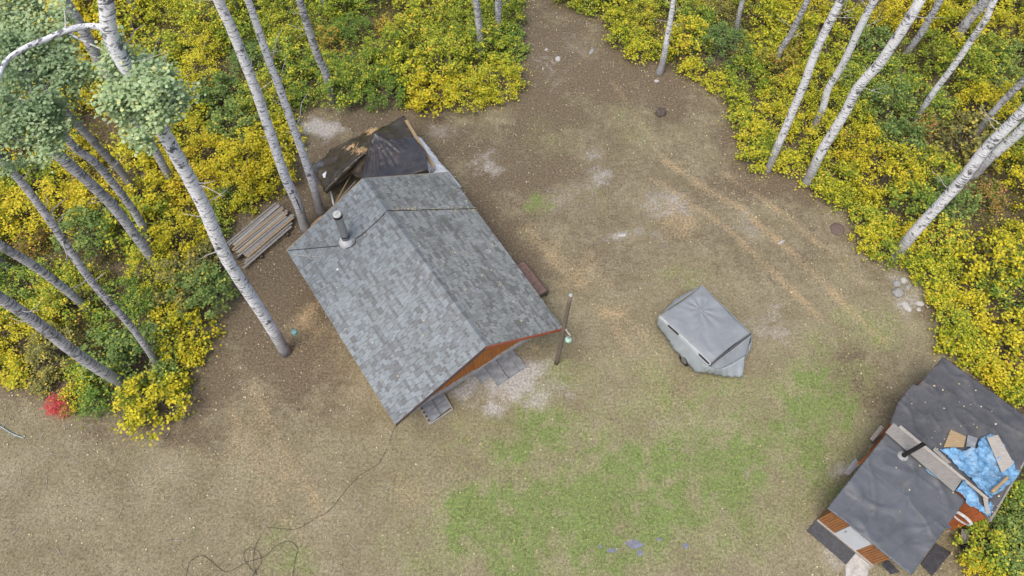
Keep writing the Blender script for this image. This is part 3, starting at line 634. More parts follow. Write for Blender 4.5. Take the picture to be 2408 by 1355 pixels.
# timber frame and the white side sheet
fa, fbe = G(*Z7(1185, 165), 2.0), G(*Z7(1432, 575), 2.2)
frame = thing('timber_frame', 'rough tan beam on posts along the open edge of the tarp heap', 'timber frame', ((fa.x + fbe.x) / 2, (fa.y + fbe.y) / 2, 0))
mb = MB(); mb.bar(fa, fbe, .16, .09); mb.build('beam', M['tan_wood'], frame)
mb = MB(); q = G(*Z7(1400, 650), 2.1); mb.bar(fbe + UP * .02, q, .14, .07); mb.build('brace', M['grey_wood'], frame)
for t in (.03, .5, .97):
    c = fa.lerp(fbe, t); mb = MB(); mb.bar(Vector((c.x, c.y, 0)), c - UP * .05, .1, .1, U); mb.build('post', M['tan_wood'], frame)
wp = [((1245, 290), 1.9), ((1320, 320), 1.5), ((1400, 420), 1.35), ((1480, 530), 1.3), ((1600, 660), .9), ((1680, 755), .5), ((1655, 765), .6), ((1560, 640), 1.4), ((1480, 650), 2.0), ((1390, 640), 2.05), ((1352, 480), 2.05), ((1280, 370), 2.0)]
wq = [G(*Z7(*p), z) for p, z in wp]; wz = scatter_z([(p.x, p.y, p.z) for p in wq], 2.2)
o = drape('plastic_sheet', [(p.x, p.y) for p in wq], lambda x, y: wz(x, y) + .07 * nz(x, y, 2.4, 5) + .08 * max(0, crease(x, y, 1.8, 2) - .5), M['white_sheet'], .07, loc=(*wq[2][:2], 1.0), wob=.03)
tag(o, 'crumpled white sheet hanging down the outer side of the timber beam', 'plastic sheet')
c0, c1 = G(*Z7(520, 800), .1), G(*Z7(548, 920), .1); mb = MB(); mb.bar(c0 + UP * .1, c1 + UP * .1, .08, .04)
tag(mb.build('board', M['white_metal'], loc=(*c0[:2], .1)), 'thin white strip on the soil between tarp and cabin corner', 'board')

# ---------------------------------------------------------------- lumber stack
Z5 = zoom(500, 440, 5.2125)
sa = G(*Z5(525, 480), .3); ld = (G(*Z5(900, 270), .3) - G(*Z5(250, 810), .3)).normalized(); lw = Vector((-ld.y, ld.x, 0)); lw = -lw if lw.y > 0 else lw   # lw points to the viewer
mid = G(*Z5(600, 575), .35); ordn = ['first', 'second', 'third', 'fourth', 'fifth', 'sixth', 'seventh', 'eighth', 'ninth', 'tenth', 'eleventh', 'twelfth', 'thirteenth', 'foremost']
rg = random.Random(12); mats = ['grey_wood', 'lilac_wood', 'pale_wood', 'grey_wood', 'tan_wood', 'grey_wood', 'pale_wood', 'tan_wood', 'lilac_wood', 'grey_wood', 'lilac_wood', 'tan_wood', 'grey_wood', 'lilac_wood']
cw = {'grey_wood': 'grey', 'lilac_wood': 'silvery', 'pale_wood': 'pale', 'tan_wood': 'tan'}
off = [.1, .18, .25, .3, .2, .12, .05, .1, -.1, .25, .28, .18, -.08, -.3]
for i in range(14):
    w = .115; c = mid + lw * (i - 6.8) * .132 + ld * (off[i] + rg.uniform(-.05, .05)); z = .36 + rg.uniform(-.012, .02) - (.08 if i > 11 else 0); ln = 3.4 * rg.uniform(.93, 1.04)
    a = c - ld * ln / 2 + lw * rg.uniform(-.035, .035); b = c + ld * ln / 2 + lw * rg.uniform(-.035, .035)
    mb = MB(); mb.bar(Vector((a.x, a.y, z)), Vector((b.x, b.y, z + rg.uniform(-.01, .015))), w, .045)
    tag(mb.build('board', M[mats[i]], loc=(c.x, c.y, z), bevel=.005), '%s weathered board, %s from the back in the top row of the lumber stack' % (cw[mats[i]], ordn[i]) if i not in (0, 13) else '%s weathered board, %s on top of the lumber stack behind the cabin' % (cw[mats[i]], ordn[i]), 'board', 'boards of the lumber stack')
for i in range(6):
    c = mid + lw * (i - 2.6) * .26 + ld * rg.uniform(-.25, .3); mb = MB(); ln = 3.3 * rg.uniform(.92, 1.08); z = .255
    mb.bar(Vector((c.x, c.y, z)) - ld * ln / 2, Vector((c.x, c.y, z)) + ld * ln / 2, .17, .11)
    tag(mb.build('board', M[('dark_wood', 'tan_wood', 'grey_wood')[i % 3]], loc=(c.x, c.y, z)), 'thick plank in the lower layer of the lumber stack, mostly hidden by the top boards', 'board', 'planks under the lumber stack')
for s in (-.9, .9):
    c = mid + ld * s; mb = MB(); mb.bar(Vector((c.x, c.y, .1)) - lw * 1.0, Vector((c.x, c.y, .1)) + lw * 1.0, .14, .18)
    tag(mb.build('bearer', M['dark_wood'], loc=(c.x, c.y, 0)), 'dark timber bearer under the %s end of the lumber stack' % ('near left' if s < 0 else 'far right'), 'timber')

# ---------------------------------------------------------------- covered trailer
ZT = zoom(1500, 640, 4.8406)
def T(x, y, z): return G(*ZT(x, y), z)
tb, tr, tf, tl = T(735, 150, 1.38), T(1285, 690, 1.38), T(830, 1040, 1.38), T(245, 490, 1.38)
tc_ = (tb + tr + tf + tl) / 4
trailer = thing('covered_trailer', 'small folded camping trailer under a grey fabric cover with loose flap', 'trailer', (tc_.x, tc_.y, 0))
M['cover'] = sheet_mat('grey_cover_cloth', (.185, .203, .217), .5, .14, 1.2, .55, .3, (.17, .175, .175), 1.2)
M['cover_side'] = sheet_mat('pale_cover_cloth', (.245, .275, .29), .55, .1, 2, .35, .3, (.24, .25, .25), 1.6)
mb = MB(); n = 64
cfold = fold_lines([((.36, .70), (.10, .98), .8), ((.40, .62), (.74, .30), .8), ((.46, .60), (.80, .40), .5), ((.42, .56), (.60, .22), .6), ((.30, .62), (.12, .40), .35), ((.10, .08), (.30, .20), .7), ((.85, .10), (.95, .35), .8), ((.2, .9), (.05, .7), .6)], .022, .03)
for i in range(n + 1):
    for j in range(n + 1):
        s, t = i / n, j / n; p = (tl.lerp(tf, s)).lerp(tb.lerp(tr, s), t); p = p + (tc_ - p) * .035 * (math.sin(math.pi * s) * abs(2 * t - 1) ** 8 + math.sin(math.pi * t) * abs(2 * s - 1) ** 8)
        d = ((s - .42) ** 2 + (t - .55) ** 2) ** .5; a = math.atan2(t - .62, s - .30); dd = math.hypot(s - .3, t - .62)
        z = .05 * math.sin(math.pi * min(1, s * 1.02)) * math.sin(math.pi * t) - .022 * math.exp(-((s - .5) / .2) ** 2 - ((t - .45) / .22) ** 2) + .035 * math.sin(a * 9) * math.exp(-(dd / .3) ** 2) + .035 * nz(s * 4, t * 4, 1, 3) + .09 * max(0, crease(s * 3 + t * 2, t * 1.2 - s, .8, 5) - .7)
        z += cfold(s, t) - .05 * (max(abs(2 * t - 1), abs(2 * s - 1)) ** 24)
        mb.v.append(tuple(p + UP * z))
for i in range(n):
    for j in range(n):
        a = i * (n + 1) + j; mb.f.append((a, a + n + 1, a + n + 2, a + 1))
cover = mb.build('cover', M['cover'], trailer, smooth=True)
def strip(top, bot, nseg=14, amp=.02, seed=0, rows=6, bulge=0.0):
    """a cloth side between two polylines of the same length"""
    mb = MB(); rg = random.Random(seed); T_ = catmull(top, nseg); B_ = catmull(bot, nseg); m = len(T_)
    for r_ in range(rows + 1):
        t = r_ / rows
        for i in range(m):
            p = T_[i].lerp(B_[i], t); nrm = (Vector((p.x, p.y, 0)) - Vector((tc_.x, tc_.y, 0))).normalized()
            p = p + nrm * (amp * t * math.sin(i * .9 + seed) + bulge * math.sin(math.pi * t) + .012 * nz(i * .3, t * 2, 1.5, seed)); mb.v.append(tuple(p))
    for r_ in range(rows):
        for i in range(m - 1):
            a = r_ * m + i; mb.f.append((a, a + 1, a + m + 1, a + m))
    return mb
drop = lambda p, z: Vector((p.x, p.y, z))
ctr2 = Vector((tc_.x, tc_.y, 0))
# left (near) side: white band then pale skirt
lf = [T(250, 492, 1.37), T(460, 685, 1.36), T(640, 850, 1.36), T(835, 1040, 1.37)]
band = [T(240, 505, 1.31), T(452, 698, 1.30), T(632, 866, 1.30), T(826, 1056, 1.31)]
strip(lf, band, amp=.0)  .build('piping', plain('pale_piping', (.36, .375, .385), .6, .15, 5, .1), cover, smooth=True, solid=.006)
for a, b in (((352, 595), (470, 700)), ((705, 925), (822, 1035))):
    p, q = T(*a, 1.36), T(*b, 1.36); nn = (p - q).cross(UP).normalized(); nn = nn if nn.dot(p - ctr2) > 0 else -nn
    mb = MB(); mb.bar(p + nn * .04 - UP * .05, q + nn * .04 - UP * .05, .02, .13); mb.build('strap', M['black_rubber'], cover)
sk = [T(222, 610, .65), T(330, 760, .45), T(420, 890, .5), T(640, 1128, .35)]
band_in = [p.copy() for p in band]
strip(band_in, sk, amp=.018, seed=2, bulge=.02).build('skirt', M['cover_side'], trailer, smooth=True, solid=.006)
# front side (towards lower right): loose white flap; edge shade painted as dark strip
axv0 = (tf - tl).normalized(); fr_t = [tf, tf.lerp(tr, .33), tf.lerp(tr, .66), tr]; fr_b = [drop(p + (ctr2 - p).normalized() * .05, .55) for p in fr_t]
strip(fr_t, [p + axv0 * .07 - UP * .10 for p in fr_t], rows=2, amp=.0, seed=3).build('edge_shade_strip', sheet_mat('painted_edge_shade', (.075, .08, .085), .6, .1, 2, .2), trailer, smooth=True, solid=.006)
strip([p + axv0 * .07 - UP * .10 for p in fr_t], [T(812, 1085, 1.12), T(900, 1115, 1.02), T(1040, 1068, .95), T(1225, 950, .92)], amp=.0, seed=4).build('front_panel', M['cover'], trailer, smooth=True, solid=.006)
fl_t = [T(812, 1075, 1.2), T(900, 1110, 1.08), T(1040, 1060, 1.0), T(1215, 955, .95)]
fl_b = [T(720, 1140, .5), T(860, 1165, .45), T(1030, 1195, .4), T(1198, 1196, .35)]
strip(fl_t, fl_b, amp=.03, seed=5, bulge=.03).build('flap', M['cover_side'], trailer, smooth=True, solid=.006)
co_t = [T(640, 1128, .35) , T(700, 1090, .75), T(800, 1070, 1.18)]
strip([T(812, 1075, 1.2), T(770, 1060, 1.15), T(745, 1040, 1.1)], [T(720, 1140, .5), T(670, 1138, .45), T(638, 1130, .4)], amp=.02, seed=6).build('flap', M['cover_side'], trailer, smooth=True, solid=.006)
rt = [tr, T(1298, 760, 1.0), T(1260, 850, .8), T(1215, 955, .95)]; rbm = [drop(tr.lerp(tb, .1), .6), T(1290, 830, .6), T(1250, 930, .6), T(1210, 1010, .6)]
strip(rt, rbm, amp=.02, seed=7).build('flap', M['cover_side'], trailer, smooth=True, solid=.006)
bk_t = [tr, tr.lerp(tb, .5), tb]; bk_b = [drop(p + (p - ctr2).normalized() * .02, .45) for p in bk_t]
strip(bk_t, bk_b, amp=.03, seed=8).build('skirt', M['cover'], trailer, smooth=True, solid=.006)
lb_t = [tb, tb.lerp(tl, .33), tb.lerp(tl, .66), tl]; lb_b = [T(700, 165, 1.2), T(560, 235, 1.15), T(400, 330, 1.0), T(232, 515, .9)]
strip(lb_t, lb_b, amp=.02, seed=9).build('skirt', M['cover_side'], trailer, smooth=True, solid=.006)
ins4 = [drop(c + (ctr2 - drop(c, 0)) * .16, 0) for c in (tl, tf, tr, tb)]
mb = MB(); mb.hexa([p + UP * .38 for p in ins4], [p + UP * 1.3 for p in ins4]); mb.build('body', plain('dark_trailer_body', (.06, .06, .065)), trailer)
axv = (tf - tl).normalized(); axn = (tl - tb).normalized()
for sgn, base in ((1, T(520, 1015, .3) - axn * .10),):
    for w_c in (base, base - axn * 2.15):
        c = Vector((w_c.x, w_c.y, .3)); mb = MB(); mb.tube([c - axn * .1, c - axn * .085, c + axn * .085, c + axn * .1], [.26, .3, .3, .26], 24); wl = mb.build('wheel', M['black_rubber'], trailer)
        mb = MB(); mb.tube([c + axn * .09, c + axn * .106], [.17, .15], 16); mb.build('rim', M['steel'], wl)
mb = MB(); h = (tf + tr) / 2 + axv * .75; hb = drop(h, .45)
for s in (-.5, .5):
    st = drop((tf + tr) / 2 - axv * .4, .45) + axn * s; mb.bar(st, drop((tf + tr) / 2 + axv * .05, .45) + axn * s * .5, .06, .06)
mb.bar(drop((tf + tr) / 2 + axv * .02, .45) - axn * .3, drop((tf + tr) / 2 + axv * .02, .45) + axn * .3, .07, .07); mb.build('drawbar', M['black_metal'], trailer)

# ---------------------------------------------------------------- the shed
Z2 = zoom(1860, 820, 2.5328); Z6 = zoom(2080, 980, 5.646)
M['membrane'] = sheet_mat('dark_roof_membrane', (.078, .086, .098), .46, .2, 1.0, .35, .35, (.10, .104, .10), 1.1)
M['membrane_old'] = sheet_mat('old_roof_membrane', (.068, .070, .076), .6, .25, 1.4, .4, .3, (.125, .117, .104), 1.4)
M['blue_tarp'] = sheet_mat('blue_poly_tarp', (.12, .255, .41), .5, .5, 5, .9, .35, (.33, .42, .50), 6)
fr4 = [G(*Z2(572, 500), 2.55), G(*Z2(215, 952), 2.2), G(*Z2(712, 1352), 2.2), G(*Z2(1036, 905), 2.55)]
bk4 = [G(*Z2(905, 50), 2.3), G(2452, 1010, 2.3), G(*Z2(1182, 1028), 2.6), G(*Z2(570, 455), 2.6)]
shed_c = (fr4[0] + bk4[2]) / 2; shed = thing('shed', 'rusty orange shed under two dark membrane roofs at the lower right', 'shed', (shed_c.x, shed_c.y, 0))
def pln(P):
    n_ = (P[1] - P[0]).cross(P[3] - P[0]).normalized(); n_ = n_ if n_.z > 0 else -n_
    return lambda x, y: P[0].z - (n_.x * (x - P[0].x) + n_.y * (y - P[0].y)) / n_.z
zF, zB = pln(fr4), pln(bk4)
_z2 = lambda x, y, z: G(*Z2(x, y), z)
ffold = fold_lines([(_z2(*a, 2.4), _z2(*b, 2.4), k) for a, b, k in (((330, 985), (450, 870), 1), ((455, 770), (470, 900), .8), ((590, 880), (730, 750), 1.1), ((600, 1250), (800, 1060), 1.2), ((740, 760), (860, 850), .7), ((420, 690), (560, 830), .6), ((850, 1030), (930, 1090), 1.3), ((700, 1170), (900, 1150), .9), ((560, 1120), (620, 1000), .9), ((640, 560), (520, 640), .8), ((760, 900), (900, 830), .8), ((480, 980), (560, 940), .8), ((330, 840), (420, 900), .6))])
bfold = fold_lines([(_z2(*a, 2.45), _z2(*b, 2.45), k) for a, b, k in (((930, 480), (1030, 320), 1), ((960, 190), (1090, 310), 1), ((1240, 320), (1250, 560), 1), ((850, 320), (760, 480), 1.1), ((1100, 170), (1260, 320), .7), ((640, 360), (830, 330), 1), ((700, 420), (900, 440), 1), ((880, 250), (1000, 180), .9), ((1280, 420), (1360, 560), .8), ((1040, 420), (1130, 330), .8), ((820, 150), (950, 260), .7))])
def zf_front(x, y): return ffold(x, y) + zF(x, y) + .05 * nz(x, y, 1.0, 4) + .16 * max(0, crease(x + .4 * nz(x, y, .8), y, .62, 11) - .72) + .10 * max(0, crease(x * 1.1 + y * .4, y * .7 - x * .3, .9, 21) - .75) + .012 * nz(x, y, 3, 1)
seamA, seamB = G(*Z2(470, 690), 2.45), G(*Z2(940, 1075), 2.35)
o = drape('roof', [(p.x, p.y) for p in fr4], zf_front, M['membrane'], .055, shed, wob=.012, thick=.03)
bkp = [G(*Z2(*p), z) for p, z in (((905, 50), 2.3), ((745, 228), 2.35), ((700, 226), 2.1), ((600, 350), 2.0), ((560, 470), 2.2), ((590, 452), 2.6))] + [bk4[2], bk4[1]]
def zf_back(x, y): return bfold(x, y) + zB(x, y) + .05 * nz(x, y, .8, 8) + .16 * max(0, crease(x, y, .9, 3) - .7) + .10 * max(0, crease(x * .8 - y * .5, y + x * .3, .8, 13) - .74) + .018 * nz(x, y, 3, 2)
o2 = drape('roof', [(p.x, p.y) for p in bkp], zf_back, M['membrane_old'], .07, shed, wob=.015, thick=.03)
mb = MB(); a, b = bk4[0], bk4[1]; mb.bar(a - UP * .06, b - UP * .06, .05, .1); a, b = bk4[1], bk4[2]; mb.bar(a - UP * .02, b - UP * .02, .07, .14); mb.build('fascia', M['grey_wood'], shed)
# a long lap in the front membrane
mb = MB(); 
ptsA = [Vector((p.x, p.y, zf_front(p.x, p.y) + .035)) for p in [seamA.lerp(seamB, t) for t in np.linspace(0, 1, 24)]]
for a, b in zip(ptsA, ptsA[1:]): mb.bar(a, b, .16, .02)
mb.build('membrane_lap', M['membrane'], o)
fu_ = (fr4[2] - fr4[1]).normalized(); fv_ = Vector((fu_.y, -fu_.x, 0)); fv_ = fv_ if fv_.dot(fr4[1] - fr4[0]) > 0 else -fv_   # fv_: to the front
def at0(p, z=0.0): return Vector((p.x, p.y, z))
# walls: front face found from where its foot shows in the photograph
ff0, ff1 = G(*Z2(172, 1008), .35), G(*Z2(505, 1280), .35)
f0 = at0(ff0); f1 = at0(ff1); fdir = (f1 - f0).normalized(); fin = Vector((-fdir.y, fdir.x, 0)); fin = fin if fin.dot(fr4[0] - fr4[1]) > 0 else -fin
dep = (fr4[0] - f0).dot(fin) + .2
mb = MB(); b0 = f0; b1 = f0 + fdir * ((f1 - f0).length); b2 = b1 + fin * dep; b3 = b0 + fin * dep + fdir * .55
def htop(p): return zF(p.x, p.y) - .05
mb.hexa([at0(b0), at0(b1), at0(b2), at0(b3)], [at0(p, htop(p)) for p in (b0, b1, b2, b3)])
M['rust_wood'] = wood('rusty_orange_boards', (.33, .10, .035), grain=(10, 10, 1.5)); M['brown_board'] = wood('varnished_brown_boards', (.27, .125, .05), grain=(9, 9, 1.2))
mb.build('wall', M['brown_board'], shed)
fl_ = (b1 - b0).length
mb = MB()
for k in range(26):
    t = (k + .5) / 26 * fl_
    if .30 < t / fl_ < .70: continue
    c = b0 + fdir * t - fin * .012; mb.bar(at0(c, .1), at0(c, htop(c) - .03), fl_ / 26 - .02, .022, fin)
mb.build('cladding', M['brown_board'], shed)
mb = MB(); a = b0 + fdir * fl_ * .31 - fin * .02; b = b0 + fdir * fl_ * .69 - fin * .02; mb.bar(at0(a, 1.15), at0(b, 1.15), .045, 2.0)
dr_ = mb.build('door', plain('pale_grey_door', (.46, .49, .52), .5, .06, 3, .05), shed, bevel=.004)
mb = MB(); c = a.lerp(b, .12) - fin * .04; mb.tube([at0(c, 1.1), at0(c - fin * .05, 1.1)], .03, 10); mb.build('handle', M['steel'], dr_)
mb = MB(); mb.bar(at0(b0 - fin * .06, .1), at0(b1 - fin * .06, .1), .06, .14); mb.build('sill', M['pale_wood'], shed)
# back room walls
bw = [bk4[3] + fdir * .5, bk4[2] - fdir * .12, bk4[1] - fdir * .2, bk4[0] + fdir * .2]
bw[0] = bw[0] + fin * .05; bw[1] = bw[1] + fin * .05; bw[2] = bw[2] - fin * .2; bw[3] = bw[3] - fin * .2
mb = MB(); mb.hexa([at0(p) for p in bw], [at0(p, zB(p.x, p.y) - .05) for p in bw]); mb.build('wall', M['rust_wood'], shed)
# propped orange panel at the left corner
mb = MB(); a, b = G(*Z2(548, 540), 1.9), G(*Z2(390, 690), 1.9); c, d = G(*Z2(565, 525), 2.3), G(*Z2(440, 665), 2.3)
mb.hexa([a, b, b + fdir * .05, a + fdir * .05], [c, d, d + fdir * .05, c + fdir * .05]); mb.build('side_panel', M['rust_wood'], shed)
for a, b, w, z, lab in (((545, 462), (478, 545), .16, .9, 'pale board propped upright at the left corner of the shed'), ((540, 520), (480, 560), .1, .4, 'short dark board lying by the left corner of the shed')):
    p, q = G(*Z2(*a), z), G(*Z2(*b), z * .5); mb = MB(); mb.bar(p, q, w, .04); tag(mb.build('board', M['pale_wood' if z > .5 else 'dark_wood'], loc=at0(p, 0)), lab, 'board', 'boards around the shed')
p = [G(*Z2(*c), .12) for c in ((385, 650), (320, 735), (345, 755), (410, 690))]
mb = MB(); mb.hexa([at0(c) for c in p], [at0(c, .12) for c in p]); tag(mb.build('concrete_step', M['concrete_pale'], loc=at0(p[0])), 'pale concrete step on the ground along the left shed wall', 'step')
# stove pipe
sp = Vector(G(*Z2(665, 640), 2.5)); sp.z = zf_front(sp.x, sp.y); st = near_vertical(sp, *Z2(812, 562)); pipe = thing('stove_pipe', 'black stove pipe rising through the dark shed roof beside the planks', 'stove pipe', sp)
mb = MB(); mb.tube([sp - UP * .1, Vector((sp.x, sp.y, st.z))], .085, 16); mb.build('pipe', M['black_metal'], pipe, smooth=False)
mb = MB(); c = Vector((sp.x, sp.y, st.z)); mb.box(c + UP * .13, fdir * .17, fin * .17, UP * .012); mb.box(c + UP * .155, fdir * .1, fin * .1, UP * .012)
for s, t in ((1, 1), (1, -1), (-1, 1), (-1, -1)): mb.bar(c - UP * .05 + fdir * .07 * s + fin * .07 * t, c + UP * .12 + fdir * .07 * s + fin * .07 * t, .015, .015, fin)
mb.build('cap', plain('dull_cap_steel', (.07, .075, .08), .5), pipe)
mb = MB(); mb.tube([sp + UP * .0, sp + UP * .05, sp + UP * .09], [.22, .19, .10], 18, caps=False); mb.build('flashing', plain('pale_sealant', (.24, .25, .25), var=.3, scale=12), pipe)
# loose things on the shed roof
zr = lambda x, y: max(zf_back(x, y) if True else 0, 0) + .05
def roofboard(name, corners, h, mat, lab, grp=None, z0=None, cat='board'):
    P = [G(*Z6(*c), 2.65) for c in corners]; zz = [zr(p.x, p.y) for p in P]
    P = [G(*Z6(*c), z + (z0 or 0) + h) for c, z in zip(corners, zz)]
    mb = MB(); mb.hexa([p - UP * h for p in P], P); c = sum(P, Vector()) / 4
    return tag(mb.build(name, M[mat], loc=c, bevel=.004), lab, cat, grp)
gB = 'boards on the shed roof'
roofboard('board', [(15, 205), (920, 995), (1030, 842), (120, 80)], .05, 'grey_wood', 'widest grey plank lying along the joint of the two shed roofs', gB, .02)
roofboard('board', [(185, 140), (1355, 1098), (1392, 1085), (215, 112)], .05, 'pale_wood', 'long thin pale board running beside the wide plank on the shed roof', gB, .09)
roofboard('board', [(640, 440), (830, 620), (885, 612), (672, 402)], .04, 'grey_wood', 'short grey board half under the long thin board by the blue tarp', gB, .05)
roofboard('board', [(1305, 1045), (1345, 1285), (1405, 1285), (1372, 1075)], .04, 'pale_wood', 'short pale board at the lower corner of the shed roof on litter', gB, .07)
roofboard('plywood_panel', [(1360, 275), (1560, 745), (1720, 622), (1505, 240)], .025, 'pale_wood', 'grey plywood panel weighing down the blue tarp on the shed roof', None, .16, 'plywood')
roofboard('plywood_panel', [(880, 172), (785, 405), (1050, 405), (1085, 262)], .02, 'tan_wood', 'rotten brown panel on the shed roof above the blue tarp', None, .02, 'plywood')
roofboard('tile_panel', [(1105, 240), (1085, 395), (1200, 405), (1240, 285)], .02, 'concrete', 'small grey panel between the rotten board and the blue tarp', None, .035, 'panel')
def tpoly(pts): return [tuple(G(*Z6(*p), 2.68)[:2]) for p in pts]
bt = tpoly([(728, 432), (900, 413), (1060, 455), (1150, 400), (1222, 430), (1292, 280), (1430, 212), (1530, 240), (1790, 720), (1800, 765), (1750, 840), (1640, 905), (1590, 965), (1390, 1082), (1290, 965), (1100, 790), (900, 590), (780, 470)])
btz = lambda x, y: zr(x, y) + .045 + .07 * nz(x, y, 2.6, 6) + .20 * max(0, crease(x, y, 1.9, 9) - .55) + .14 * max(0, crease(x + y * .6, y - x * .5, 2.6, 5) - .6) + .05 * nz(x, y, 6, 2)
ot = drape('tarp', bt, btz, M['blue_tarp'], .06, loc=(*bt[0], 2.6), wob=.02)
tag(ot, 'crumpled bright blue tarp spread over the shed roof under a plywood panel', 'tarp')
bt2 = tpoly([(1030, 845), (935, 985), (1070, 1100), (1065, 1150), (1200, 1235), (1390, 1335), (1438, 1200), (1398, 1105), (1350, 1180), (1330, 1260), (1250, 1140), (1150, 960)])
ob = drape('tarp', bt2, btz, M['blue_tarp'], .06, loc=(*bt2[0], 2.6), wob=.02); tag(ob, 'torn blue tarp scrap below the long boards at the shed roof edge', 'tarp')
bt3 = tpoly([(548, 668), (640, 720), (735, 805), (770, 850), (690, 800), (600, 730)])
oc = drape('tarp', bt3, lambda x, y: zf_front(x, y) + .06 + .02 * nz(x, y, 4, 3), M['blue_tarp'], .06, loc=(*bt3[0], 2.5)); tag(oc, 'narrow blue tarp sliver peeking out under the wide roof plank', 'tarp')
p, q = G(*Z6(1635, 800), 2.9), G(*Z6(1425, 1000), 2.9); mb = MB(); lp = catmull([p, p.lerp(q, .5) + UP * .02, q], 5)
mb.tube(lp, [.065, .07, .072, .07, .06, .055, .062, .075, .08, .078, .07], 12); tag(mb.build('log', M['tan_wood'], loc=p, smooth=True), 'pale debarked log lying across the blue tarp on the shed roof', 'log')
# coil of cable and things beside the shed
mb = MB(); cc = G(*Z2(1020, 1000), 2.0)
for k in range(3): mb.tube([cc + (fdir * math.cos(a) * (.42 - .03 * k) + UP * math.sin(a) * (.26 - .02 * k)) - fin * (.05 + .03 * k) for a in np.linspace(.2, 6.0, 22)], .022, 6)
tag(mb.build('hose', plain('grey_hose', (.42, .43, .43)), loc=cc), 'grey hose coiled on the orange wall below the shed roof', 'hose')
mb = MB()
for k in range(3):
    p, q = G(*Z2(1022 + 17 * k, 1075), .5), G(*Z2(1015 + 17 * k, 1160), .35); mb.bar(p, q, .09, .06)
tag(mb.build('bench', M['grey_wood'], loc=at0(p)), 'weathered slatted bench end poking out below the orange shed wall', 'bench')
def mat_quad(name, pts, z, mat, lab, cat, thick=.02):
    P = [G(*Z2(*c), z + thick) for c in pts]; mb = MB(); mb.hexa([at0(c, z) for c in P], [at0(c, z + thick) for c in P]); return tag(mb.build(name, mat, loc=at0(sum(P, Vector()) / 4, z)), lab, cat)
M['mat'] = plain('ribbed_rubber_mat', (.062, .064, .07), .8, .35, 14, .6)
mat_quad('door_mat', [(97, 1085), (330, 1285), (392, 1212), (160, 1010)], .06, M['mat'], 'long dark rubber mat lying in front of the pale shed door', 'mat', .03)
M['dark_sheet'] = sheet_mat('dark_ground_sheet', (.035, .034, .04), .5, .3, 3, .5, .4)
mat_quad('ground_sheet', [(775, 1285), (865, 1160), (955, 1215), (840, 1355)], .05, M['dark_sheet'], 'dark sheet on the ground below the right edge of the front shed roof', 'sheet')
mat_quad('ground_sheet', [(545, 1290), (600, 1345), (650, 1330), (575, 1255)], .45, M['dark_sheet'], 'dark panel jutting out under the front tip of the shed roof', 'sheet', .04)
mat_quad('concrete_pad', [(325, 1290), (390, 1215), (470, 1275), (440, 1420), (330, 1420)], .0, M['concrete_pale'], 'pale worn concrete pad beside the door mat of the shed', 'pad', .03)
mb = MB(); c = G(*Z2(1090, 1205), .2); mb.tube([at0(c), at0(c, .12), at0(c, .25)], [.35, .42, .15], 7, wob=.25, seed=3); tag(mb.build('plastic_bag', M['dark_sheet'], loc=at0(c), smooth=True), 'crumpled dark bag in the weeds below the orange shed wall', 'bag')

# ---------------------------------------------------------------- stones, stump, hoses
M['stone'] = plain('grey_fieldstone', (.24, .24, .23), var=.3, scale=5, bmp=.6)
M['stone_pale'] = plain('pale_fieldstone', (.35, .345, .33), var=.2, scale=6, bmp=.5)
def rock(px, py, r, h, lab, mat='stone', seed=0, sx=1.0, sy=1.0, rot=0.0, grp=None):
    rg = random.Random(seed); c = G(px, py); mb = MB(); nr_, na = 7, 12
    for i in range(nr_ + 1):
        ph = math.pi * .56 * (1 - i / nr_)
        for j in range(na):
            th = 2 * math.pi * j / na; k = 1 + .22 * noise.noise(Vector((math.cos(th) * 1.3 + seed * 3.1, math.sin(th) * 1.3, i * .3)))
            x, y = r * sx * math.sin(ph) * math.cos(th) * k, r * sy * math.sin(ph) * math.sin(th) * k
            mb.v.append((c.x + x * math.cos(rot) - y * math.sin(rot), c.y + x * math.sin(rot) + y * math.cos(rot), max(-.02, h * math.cos(ph) * (1 + .1 * k))))
    for i in range(nr_):
        for j in range(na): a, b = i * na + j, i * na + (j + 1) % na; mb.f.append((a, b, b + na, a + na))
    mb.f.append(tuple(nr_ * na + j for j in range(na)))
    return tag(mb.build('stone', M[mat], loc=c, smooth=True), lab, 'stone', grp)
gs = 'stones lying in the clearing'
rock(1312, 140, .19, .16, 'pale triangular stone on the track near the forest gap', 'stone_pale', 1, 1, 1.2, 0, gs)
rock(1392, 122, .22, .14, 'grey oval stone on the track, right of the pale triangular stone', 'stone', 2, .7, 1.3, -.6, gs)
rock(1285, 117, .12, .06, 'small tan stone beyond the pale triangular stone', 'stone_pale', 3, 1.2, .7, .3, gs)
rock(1277, 162, .10, .06, 'small white stone nearest the yellow bush by the track', 'stone_pale', 4, .5, 1.4, 0, gs)
rock(1544, 191, .14, .08, 'pale flat stone at the foot of the thin dark based aspen', 'stone_pale', 5, 1.2, .8, 0, gs)
rock(1837, 570, .17, .07, 'pale stone chip between the sandy wheel tracks', 'stone_pale', 6, 1.5, .45, .5, gs)
rock(1463, 553, .17, .04, 'flat pale stone bedded in sand right of the cabin', 'stone_pale', 7, 1.5, .6, .2, gs)
gs2 = 'fieldstones at the right edge of the yard'
rock(2108, 668, .22, .18, 'round grey fieldstone at the top left of the stone cluster', 'stone', 8, grp=gs2); rock(2125, 660, .19, .15, 'round stone touching the yellow shrubs side of the top pair in the cluster', 'stone_pale', 9, grp=gs2)
rock(2111, 689, .28, .22, 'largest round fieldstone of the cluster at the yard edge', 'stone', 10, grp=gs2); rock(2134, 676, .15, .1, 'small brownish stone right of the largest fieldstone', 'stone', 11, grp=gs2)
